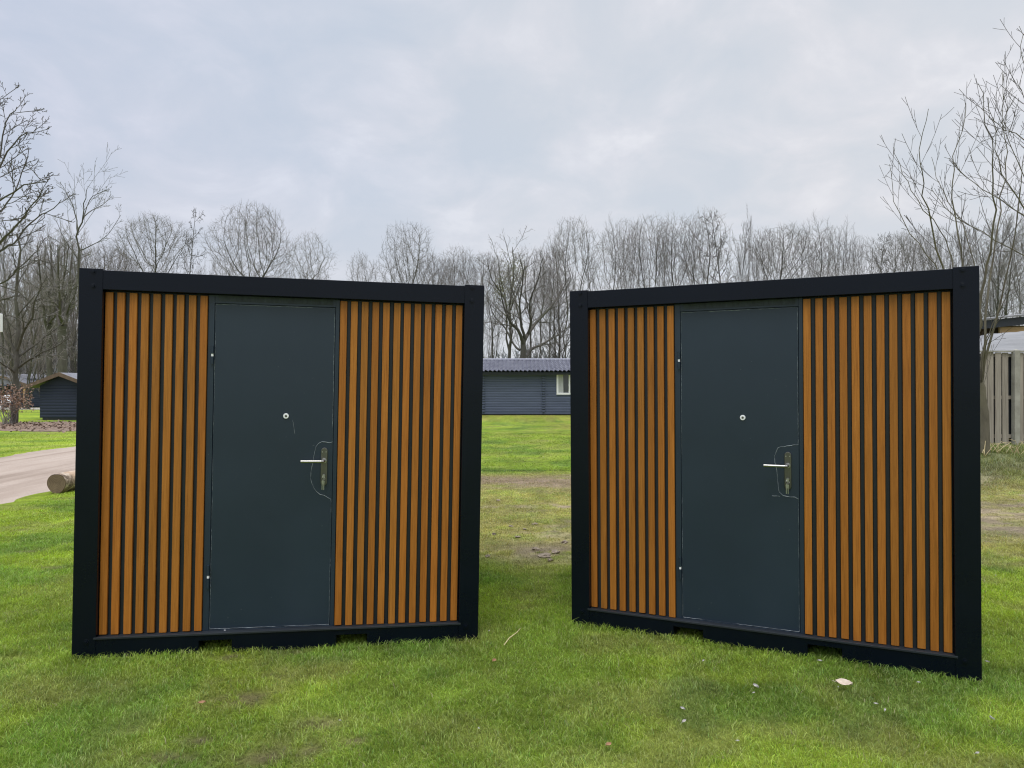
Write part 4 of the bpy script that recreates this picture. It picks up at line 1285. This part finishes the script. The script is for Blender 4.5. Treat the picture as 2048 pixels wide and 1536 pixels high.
pv = MB(); pv.box(cx - 6, cx + 6, 45.6, 48.6, -.02, .035); o = pv.build('paving', M['concrete']); tag(o, kind='structure')
# white garden chair on the paving
x, z = cl(40, 812); gc = empty('garden_chair', (cx + x, 47.6, .036), (0, 0, .5)); tag(gc, 'low white garden chair on the paving in front of the dark chalet', 'chair')
k = MB(); k.box(-.26, .26, -.26, .26, .36, .40); k.build('seat', M['white'], gc, bevel=.01)
k = MB(); k.add([(-.26, .22, .40), (.26, .22, .40), (.24, .36, .86), (-.24, .36, .86), (-.26, .25, .40), (.26, .25, .40), (.24, .39, .86), (-.24, .39, .86)], [(0, 1, 2, 3), (5, 4, 7, 6), (3, 2, 6, 7), (1, 5, 6, 2), (4, 0, 3, 7), (0, 4, 5, 1)]); k.build('backrest', M['white'], gc)
for sx_ in (-.23, .23):
    for sy_ in (-.23, .21):
        k = MB(); k.tube([(sx_, sy_, .36), (sx_ * 1.08, sy_ * 1.1, 0)], [.022, .018], 8); k.build('leg', M['white'], gc)
# white box of unknown kind on a thin pole, at the photo's left edge
Yl = 26; p0 = at(-3, 645, Yl); lp = empty('white_head_pole', (p0.x, Yl, 0)); tag(lp, 'slim pole with a white head at the extreme left edge', 'slim_pole')
k = MB(); k.tube([(0, 0, 0), (0, 0, p0.z - .35)], [.035, .028], 8); k.build('pole', M['roof_felt'], lp)
k = MB(); k.box(-.10, .10, -.09, .09, p0.z - .34, p0.z + .32); k.build('white_head', M['white'], lp, bevel=.02)

# carpet of dead leaves under the trees
ll = MB(); rn = random.Random(15)
b = len(ll.v); xs = [-40 + .5 * i for i in range(62)]
for x in xs:
    for y in (24.9 + .3 * math.sin(x * 1.3) + rn.uniform(-.15, .15), 26.5, 28.5, 30.6 + .4 * math.sin(x * .9) + rn.uniform(-.2, .2)):
        ll.v.append((x, y, float(height(x, y)) + .012)); ll.c.append((1, 1, 1, 1))
for i in range(len(xs) - 1):
    for k in range(3):
        a = b + i * 4 + k; ll.f.append((a, a + 4, a + 5, a + 1))
for i in range(7000):
    x, y = rn.uniform(-38, -10.5), rn.gauss(27.8, 1.6)
    p = Vector((x, y, float(height(x, y)) + rn.uniform(.015, .06))); a = rn.uniform(0, 6.28); u = Vector((math.cos(a), math.sin(a), rn.uniform(-.5, .5))) * .055; w = Vector((-math.sin(a), math.cos(a), rn.uniform(-.6, .6))) * .038
    ll.add([p - u, p + w, p + u, p - w], [(0, 1, 2, 3)])
M['litter'] = simple_mat('leaf_litter', (.12, .08, .055), (.30, .21, .155), 4, .9, 0, .5, 9, .05)
o = ll.build('leaf_litter', M['litter']); tag(o, 'band of brown dead leaves under the trees by the small shed', 'leaf litter', kind='stuff')

# birch log lying at the road's edge
Yg = 10.75; c0 = at(113, 970, Yg)
gz = float(height(c0.x, Yg))
lg = empty('birch_log', (c0.x, Yg, gz + .148), (0, 0, R(-3)))
tag(lg, 'sawn birch log lying at the edge of the sandy road', 'log')
k = MB(); rn = random.Random(2)
ring = 28; rings = []
for j in range(12):
    y = j * .17
    for i in range(ring):
        a = 2 * math.pi * i / ring; r = .146 + .006 * math.sin(3 * a + j * .5) + .004 * rn.uniform(-1, 1)
        k.v.append((r * math.cos(a), y, r * math.sin(a))); k.c.append((1, 1, 1, 1))
for j in range(11):
    for i in range(ring):
        a = j * ring + i; e = j * ring + (i + 1) % ring; k.f.append((a, e, e + ring, a + ring))
k.build('bark', M['birch'], lg, smooth=True)
for y, s in ((0, -1), (1.87, 1)):
    e = MB(); vs = [(0, y - s * .004, 0)] + [((.143 + .006 * math.sin(3 * 2 * math.pi * i / ring)) * math.cos(2 * math.pi * i / ring), y + s * .003, (.143 + .006 * math.sin(3 * 2 * math.pi * i / ring)) * math.sin(2 * math.pi * i / ring)) for i in range(ring)]
    fs = [(0, 1 + i, 1 + (i + 1) % ring) if s < 0 else (0, 1 + (i + 1) % ring, 1 + i) for i in range(ring)]
    e.add(vs, fs); e.build('cut_end', M['endgrain'], lg)

# plank fence on the bank at the right
FY = 14.6
fx0, fx1 = 6.9, 14.5
fz = lambda x: float(height(x, FY))
fn = empty('plank_fence', (10.0, FY, .4)); tag(fn, 'weathered grey vertical plank fence on the bank at the right', 'fence')
o0 = Vector((10.0, FY, .4))
ztop = at(2000, 704, FY).z; zlow = at(2000, 893, FY).z - .05
pk = MB(); rn = random.Random(6)
posts = [10.13, 11.93, 13.73, 8.33]
x = fx0; i = 0
while x < fx1:
    wd = .122
    if not any(abs(x + wd / 2 - p) < .075 for p in posts):
        y = 0 if i % 2 else .022
        tl = rn.uniform(-.006, .006); z1 = ztop - rn.uniform(.0, .012); j = rn.uniform(-.006, .006)
        pk.add([(x - 10 + j, y, zlow - .4), (x - 10 + wd + j, y, zlow - .4), (x - 10 + wd + tl, y, z1 - .4), (x - 10 + tl, y, z1 - .4), (x - 10 + j, y + .016, zlow - .4), (x - 10 + wd + j, y + .016, zlow - .4), (x - 10 + wd + tl, y + .016, z1 - .4), (x - 10 + tl, y + .016, z1 - .4)],
               [(0, 1, 2, 3), (5, 4, 7, 6), (3, 2, 6, 7), (1, 5, 6, 2), (4, 0, 3, 7), (0, 4, 5, 1)])
    x += .150 + rn.uniform(-.006, .006); i += 1
pk.build('planks', M['fence_wood'], fn, bevel=.002)
bk = MB(); 
for z in (ztop - .10, ztop - .95, zlow + .22): bk.box(fx0 - 10, fx1 - 10, .042, .075, z - .4, z - .33)
bk.build('rail', M['fence_wood'], fn)
bk = MB(); bk.box(fx0 - 10, fx1 - 10, .085, .095, zlow - .4, ztop - .45); bk.build('backing', M['fascia_black'], fn)
for p in posts:
    k = MB(); k.box(p - 10 - .055, p - 10 + .055, -.075, .035, zlow - .45, ztop - .37)
    k.add([(p - 10 - .055, -.075, ztop - .37), (p - 10 + .055, -.075, ztop - .37), (p - 10 + .055, .035, ztop - .37), (p - 10 - .055, .035, ztop - .37), (p - 10, -.02, ztop - .34)], [(0, 1, 4), (1, 2, 4), (2, 3, 4), (3, 0, 4)])
    k.build('post', M['post'], fn, bevel=.004)
    if p + 1.8 < fx1: 
        k = MB(); k.box(p - 10 + .058, p - 10 + 1.742, -.02, .045, ztop - .402, ztop - .372); k.build('cap_rail', M['post'], fn)
k = MB(); k.box(fx0 - 10, -1.73, -.02, .045, ztop - .402, ztop - .372); k.build('cap_rail', M['post'], fn)

# low building behind it and the grey sheet thrown over a pile
BY = 19.0
bl = empty('lean_to', (11.5, BY, .3)); tag(bl, 'flat roofed timber lean-to with a black fascia behind the plank fence', 'shed')
zt0 = at(1963, 642, BY).z - .3; zt1 = at(2048, 633, BY).z - .3
xl = at(1940, 640, BY).x - 11.5; xr_ = 6.5; slope = (zt1 - zt0) / (at(2048, 0, BY).x - at(1963, 0, BY).x)
zz = lambda x: zt0 + slope * (x - (at(1963, 0, BY).x - 11.5))
k = MB(); k.add([(xl, 0, zz(xl)), (xr_, 0, zz(xr_)), (xr_, 0, zz(xr_) - .21), (xl, 0, zz(xl) - .21), (xl, .05, zz(xl)), (xr_, .05, zz(xr_)), (xr_, .05, zz(xr_) - .21), (xl, .05, zz(xl) - .21)], [(3, 2, 1, 0), (4, 5, 6, 7), (0, 1, 5, 4), (1, 2, 6, 5), (2, 3, 7, 6), (3, 0, 4, 7)]); k.build('fascia', M['fascia_black'], bl)
k = MB(); k.add([(xl - .1, -.06, zz(xl) + .01), (xr_, -.06, zz(xr_) + .01), (xr_, 4, zz(xr_) + .12), (xl - .1, 4, zz(xl) + .12), (xl - .1, -.06, zz(xl) + .05), (xr_, -.06, zz(xr_) + .05), (xr_, 4, zz(xr_) + .16), (xl - .1, 4, zz(xl) + .16)], [(0, 1, 2, 3), (4, 7, 6, 5), (0, 4, 5, 1), (0, 3, 7, 4), (1, 5, 6, 2), (3, 2, 6, 7)]); k.build('roof', M['tarp'], bl)
k = MB(); k.box(xl + .3, xr_ - .1, .55, .62, -.3, zz(xl) - .05); k.build('wall', M['brown_trim'], bl)
xp = at(2004, 0, BY).x - 11.5
k = MB(); k.box(xp, xr_ - .4, .08, .14, zz(xp) - 1.2, zz(xp) - .20); k.build('panel', M['plywood'], bl)
k = MB(); k.tube([(xl + .35, .5, zz(xl) - 1.0), (xl + .75, .05, zz(xl) - .30)], [.05, .05], 6); k.build('brace', M['fascia_black'], bl)
TY = 17.0
tp = empty('tarpaulin', (11.5, TY, .3))
tag(tp, 'grey ribbed tarpaulin stretched over a pile behind the plank fence', 'tarpaulin')
k = MB(); nxx, nyy = 60, 16
for j in range(nyy + 1):
    for i in range(nxx + 1):
        px = 1930 + 260 * i / nxx
        topy = 19 + float(np.interp(px, [1930, 1963, 1985, 2003, 2030, 2048, 2190], [674, 672, 670, 667, 657, 649, 640]))
        t_ = j / nyy
        yy = t_ * 1.7
        lowz = at(px, 735, TY).z; tz = at(px, topy, TY + 1.2).z
        z = lowz + (tz - lowz) * math.sin(min(1, t_ * 1.25) * math.pi / 2) + .014 * math.sin(t_ * 34 + i * .12) + .006 * math.sin(i * .9 + j)
        k.v.append(((px - 1024) / FPX * TY - 11.5, yy - .2, z - .3)); k.c.append((1, 1, 1, 1))
for j in range(nyy):
    for i in range(nxx):
        a = j * (nxx + 1) + i; k.f.append((a, a + 1, a + nxx + 2, a + nxx + 1))
k.build('sheet', M['tarp'], tp, smooth=True)
k = MB(); k.box(at(1935, 0, TY).x - 11.5, at(2170, 0, TY).x - 11.5, .05, 1.4, -.35, at(1963, 745, TY).z - .3); k.build('pile', M['brown_trim'], tp)

# pale dry stems among the weeds on the bank
rn = random.Random(31)
for i, (px, py) in enumerate([(1972, 905), (1985, 915), (1996, 925), (2028, 905), (2040, 900), (1968, 930)]):
    Y0 = 13.6 - .12 * i
    b = Vector(((px - 1024) / FPX * Y0, Y0, 0)); b.z = float(height(b.x, b.y))
    k = MB()
    for j in range(4):
        a = rn.uniform(0, 6.28); l = rn.uniform(.25, .6); c = Vector((math.cos(a), math.sin(a) * .4, 0))
        k.tube([Vector((0, 0, 0)), c * l * .4 + Vector((0, 0, l * .5)), c * l + Vector((0, 0, l * rn.uniform(.1, .6)))], [.006, .005, .003], 4)
    o = k.build('dry_stems', M['straw']); o.location = b
    tag(o, 'spray of pale dry stems among the weeds below the plank fence', 'dry stems', 'dry stems on the bank')

# ------------------------------------------------------------------ things lying on the lawn
def ground_at(px, py, lift=.03):
    Y = (CAMH - lift) * FPX / (py - 768)
    for _ in range(4):
        X = (px - 1024) / FPX * Y; h = float(height(X, Y)) + lift; Y = (CAMH - h) * FPX / (py - 768)
    return Vector(((px - 1024) / FPX * Y, Y, h))


def leaf_obj(name, px, py, size, mat, label, cat, group=None, rz=0.0, curl=.25, width=.55, lift=.034, tilt=.25):
    k = MB(); nL, nW = 10, 6; rn = random.Random(int(px * 7 + py))
    for i in range(nL + 1):
        t = i / nL; wv = width * size * (math.sin(math.pi * min(1, t * .92 + .04)) ** .8) * .5 * (1 + .12 * rn.uniform(-1, 1))
        for j in range(nW + 1):
            s = j / nW * 2 - 1
            k.v.append(((t - .5) * size, s * wv, curl * size * (.5 * s * s + .5 * (t - .5) ** 2) + .02 * size * math.sin(7 * t + 5 * s))); k.c.append((1, 1, 1, 1))
    for i in range(nL):
        for j in range(nW):
            a = i * (nW + 1) + j; k.f.append((a, a + 1, a + nW + 2, a + nW + 1))
    k.tube([(-.5 * size, 0, curl * size * .13), (-.72 * size, .03 * size, .05 * size)], [.02 * size, .012 * size], 5)
    o = k.build(name, mat, smooth=True); o.location = ground_at(px, py, lift); o.rotation_euler = (tilt, 0, rz)
    return tag(o, label, cat, group)


leaf_obj('dead_leaf', 1688, 1367, .082, M['dry_leaf'], 'large pale dry leaf on the grass in front of the right container', 'leaf', rz=-.5, width=.62, lift=.042)
leaf_obj('dead_leaf', 988, 1321, .04, M['brown_leaf'], 'small tan leaf on the grass between the two containers', 'leaf', rz=1.2)
leaf_obj('dead_leaf', 1217, 1489, .034, M['brown_leaf'], 'reddish brown leaf low in the grass at the bottom middle', 'leaf', rz=.7)
leaf_obj('dead_leaf', 404, 1405, .035, M['brown_leaf'], 'small brown leaf beside the mossy patch below the left container', 'leaf', rz=.3)
for i, (px, py, s, lab) in enumerate([(1513, 1374, .050, 'pale curled scrap on the grass, upper of two left of the large dry leaf'), (1507, 1386, .022, 'tiny pale scrap on the grass, lower of two left of the large dry leaf'), (1366, 1418, .034, 'thin pale scrap on the lawn, upper of a pair'), (1367, 1444, .040, 'white scrap on the lawn, lower of a pair'),
                                     (1752, 1408, .025, 'narrow white scrap right of the large dry leaf'), (1769, 1421, .030, 'rounded pale scrap next to a narrow white one, right of the large leaf'), (1837, 1365, .022, 'white scrap close to the right corner of the right container'), (1676, 1374, .016, 'tiny white fleck touching the large dry leaf'),
                                     (1475, 1482, .020, 'lone white scrap near the bottom middle right of the lawn'), (1983, 1437, .034, 'white scrap on the grass at the right edge'), (1954, 1507, .028, 'pale scrap in the bottom right corner of the lawn'), (958, 1457, .018, 'round white fleck on the grass at the bottom centre'),
                                     (1991, 1151, .024, 'white scrap on the lawn right of the right container'), (1975, 1324, .028, 'white scrap beside the foot of the right container'), (1406, 1322, .028, 'pale scrap on the grass below the right container door'), (1640, 1322, .030, 'pale scrap in front of the right fork pocket'), (978, 1262, .022, 'white fleck by the right foot of the left container'), (680, 1441, .016, 'white fleck on the grass below the left container door')]):
    leaf_obj('pale_scrap', px, py, s * .85, M['scrap'], lab, 'scrap', 'pale scraps on the lawn', rz=(i * 1.7) % 3.1 - 1.2, curl=.5, width=.4, tilt=.35)
a = ground_at(1008, 1290, .04)
k = MB(); e = ground_at(1041, 1256, .07) - a
k.tube([Vector((0, 0, 0)), e * .35 + Vector((-.004, 0, .006)), e * .7 + Vector((.008, 0, .004)), e], [.0028, .003, .0026, .0016], 6)
o = k.build('straw_stalk', M['straw']); o.location = a; tag(o, 'thin tan stalk lying on the grass between the two containers', 'stalk')
# clods of earth in the bare patch between the containers
rn = random.Random(19)
M['clod'] = simple_mat('earth_clod', (.17, .135, .10), (.36, .295, .22), 14, .95, 0, .8, 40, .02)
for i, (px, py, s) in enumerate([(q[0], q[1], q[2] * .55) for q in [(1090, 1112, .11), (1072, 1098, .07), (1110, 1104, .08), (1022, 1052, .05), (1070, 1048, .06), (1036, 1074, .06), (1130, 1084, .07), (988, 1068, .05), (996, 1001, .06), (1050, 1058, .04), (1100, 1120, .05), (975, 1112, .05)]]):
    k = MB(); bm = bmesh.new(); bmesh.ops.create_icosphere(bm, subdivisions=2, radius=1)
    k.add([(v.co * (1 + .25 * rn.uniform(-1, 1))) * Vector((s, s * .8, s * .32)).x if False else Vector((v.co.x * s, v.co.y * s * .8, v.co.z * s * .42)) * (1 + .42 * rn.uniform(-1, 1)) for v in bm.verts], [[v.index for v in f.verts] for f in bm.faces]); bm.free()
    o = k.build('earth_clod', M['clod']); o.location = ground_at(px, py, .01); o.rotation_euler = (0, 0, rn.uniform(0, 3))
    tag(o, 'lump of bare earth in the worn ground between the two containers', 'clod', 'earth clods between the containers')

# ------------------------------------------------------------------ sky, sun, camera
SUN_EL, SUN_AZ = R(68), R(200)      # azimuth measured clockwise from +Y
wd = bpy.data.worlds.new('World'); scn.world = wd; wd.use_nodes = True
nt = wd.node_tree; nt.nodes.clear()
out = nt.nodes.new('ShaderNodeOutputWorld')
sky = N(nt, 'ShaderNodeTexSky', sky_type='NISHITA'); sky.sun_disc = False; sky.sun_elevation = SUN_EL; sky.sun_rotation = SUN_AZ
bg1 = N(nt, 'ShaderNodeBackground', i_Strength=.08); nt.links.new(sky.outputs[0], bg1.inputs['Color'])
tc = nt.nodes.new('ShaderNodeTexCoord')
sp = N(nt, 'ShaderNodeSeparateXYZ'); nt.links.new(tc.outputs['Generated'], sp.inputs[0])
# cloud layer: project the direction on a flat ceiling
dz = N(nt, 'ShaderNodeMath', operation='ADD'); dz.inputs[1].default_value = .38
mx0 = N(nt, 'ShaderNodeMath', operation='MAXIMUM'); mx0.inputs[1].default_value = 0.0
nt.links.new(sp.outputs['Z'], mx0.inputs[0]); nt.links.new(mx0.outputs[0], dz.inputs[0])
dv = []
for ax in ('X', 'Y'):
    d = N(nt, 'ShaderNodeMath', operation='DIVIDE'); nt.links.new(sp.outputs[ax], d.inputs[0]); nt.links.new(dz.outputs[0], d.inputs[1]); dv.append(d)
cb = N(nt, 'ShaderNodeCombineXYZ'); nt.links.new(dv[0].outputs[0], cb.inputs[0]); nt.links.new(dv[1].outputs[0], cb.inputs[1])
n1 = noise(nt, 4.2, 6, .55, cb.outputs[0], .35)
n2 = noise(nt, .75, 4, .5, cb.outputs[0])
base = ramp(nt, n1.outputs['Fac'], [(.36, (.655, .71, .78)), (.48, (.70, .74, .80)), (.57, (.755, .778, .832)), (.66, (.835, .85, .895))]).outputs['Color']
tint = ramp(nt, n2.outputs['Fac'], [(.35, (.96, .985, 1.015)), (.65, (1.03, 1.01, 1.0))]).outputs['Color']
c = mixc(nt, 1, base, tint, 'MULTIPLY')
# paler to the right, bluer to the left
xr = N(nt, 'ShaderNodeMapRange'); xr.inputs['From Min'].default_value = -.55; xr.inputs['From Max'].default_value = .55
nt.links.new(sp.outputs['X'], xr.inputs['Value'])
c = mixc(nt, 1, c, ramp(nt, xr.outputs['Result'], [(0, (.89, .91, .99)), (.5, (.99, .99, 1)), (1, (1.05, 1.03, 1.01))]).outputs['Color'], 'MULTIPLY')
# smooth pale horizon
hz = N(nt, 'ShaderNodeMapRange', interpolation_type='SMOOTHSTEP'); hz.inputs['From Min'].default_value = .02; hz.inputs['From Max'].default_value = .30
nt.links.new(sp.outputs['Z'], hz.inputs['Value'])
c = mixc(nt, ramp(nt, hz.outputs['Result'], [(0, (.75, .75, .75)), (1, (0, 0, 0))]).outputs['Color'], c, (.70, .725, .775))
# overcast: the sky is brightest overhead
zn = N(nt, 'ShaderNodeMapRange', interpolation_type='SMOOTHSTEP'); zn.inputs['From Min'].default_value = .50; zn.inputs['From Max'].default_value = .95; zn.inputs['To Min'].default_value = 1.0; zn.inputs['To Max'].default_value = 3.6
nt.links.new(sp.outputs['Z'], zn.inputs['Value'])
bg2 = N(nt, 'ShaderNodeBackground'); nt.links.new(c, bg2.inputs['Color']); nt.links.new(zn.outputs['Result'], bg2.inputs['Strength'])
ms = N(nt, 'ShaderNodeMixShader', i_Fac=.92)
nt.links.new(bg1.outputs[0], ms.inputs[1]); nt.links.new(bg2.outputs[0], ms.inputs[2]); nt.links.new(ms.outputs[0], out.inputs['Surface'])

sl = bpy.data.lights.new('sun', 'SUN'); sl.energy = 1.5; sl.angle = R(28); sl.color = (1, .97, .92)
so = bpy.data.objects.new('sun', sl); COL.objects.link(so)
dirv = Vector((math.sin(SUN_AZ) * math.cos(SUN_EL), math.cos(SUN_AZ) * math.cos(SUN_EL), math.sin(SUN_EL)))
so.rotation_euler = dirv.to_track_quat('Z', 'Y').to_euler()
so.location = (0, 0, 30)

cam = bpy.data.cameras.new('camera'); co = bpy.data.objects.new('camera', cam); COL.objects.link(co)
co.location = (0, 0, CAMH); co.rotation_euler = (R(90), 0, 0)
cam.sensor_width = 36; cam.lens = FPX / 2048 * 36; cam.clip_end = 3000; cam.clip_start = .05
scn.camera = co
scn.view_settings.view_transform = 'Standard'; scn.view_settings.look = 'None'; scn.view_settings.exposure = 0; scn.view_settings.gamma = 1
scn.render.engine = 'CYCLES'
scn.cycles.use_denoising = True
scn.cycles.filter_width = 1.15
scn.cycles.max_bounces = 6; scn.cycles.diffuse_bounces = 3; scn.cycles.glossy_bounces = 3; scn.cycles.transmission_bounces = 4; scn.cycles.transparent_max_bounces = 4
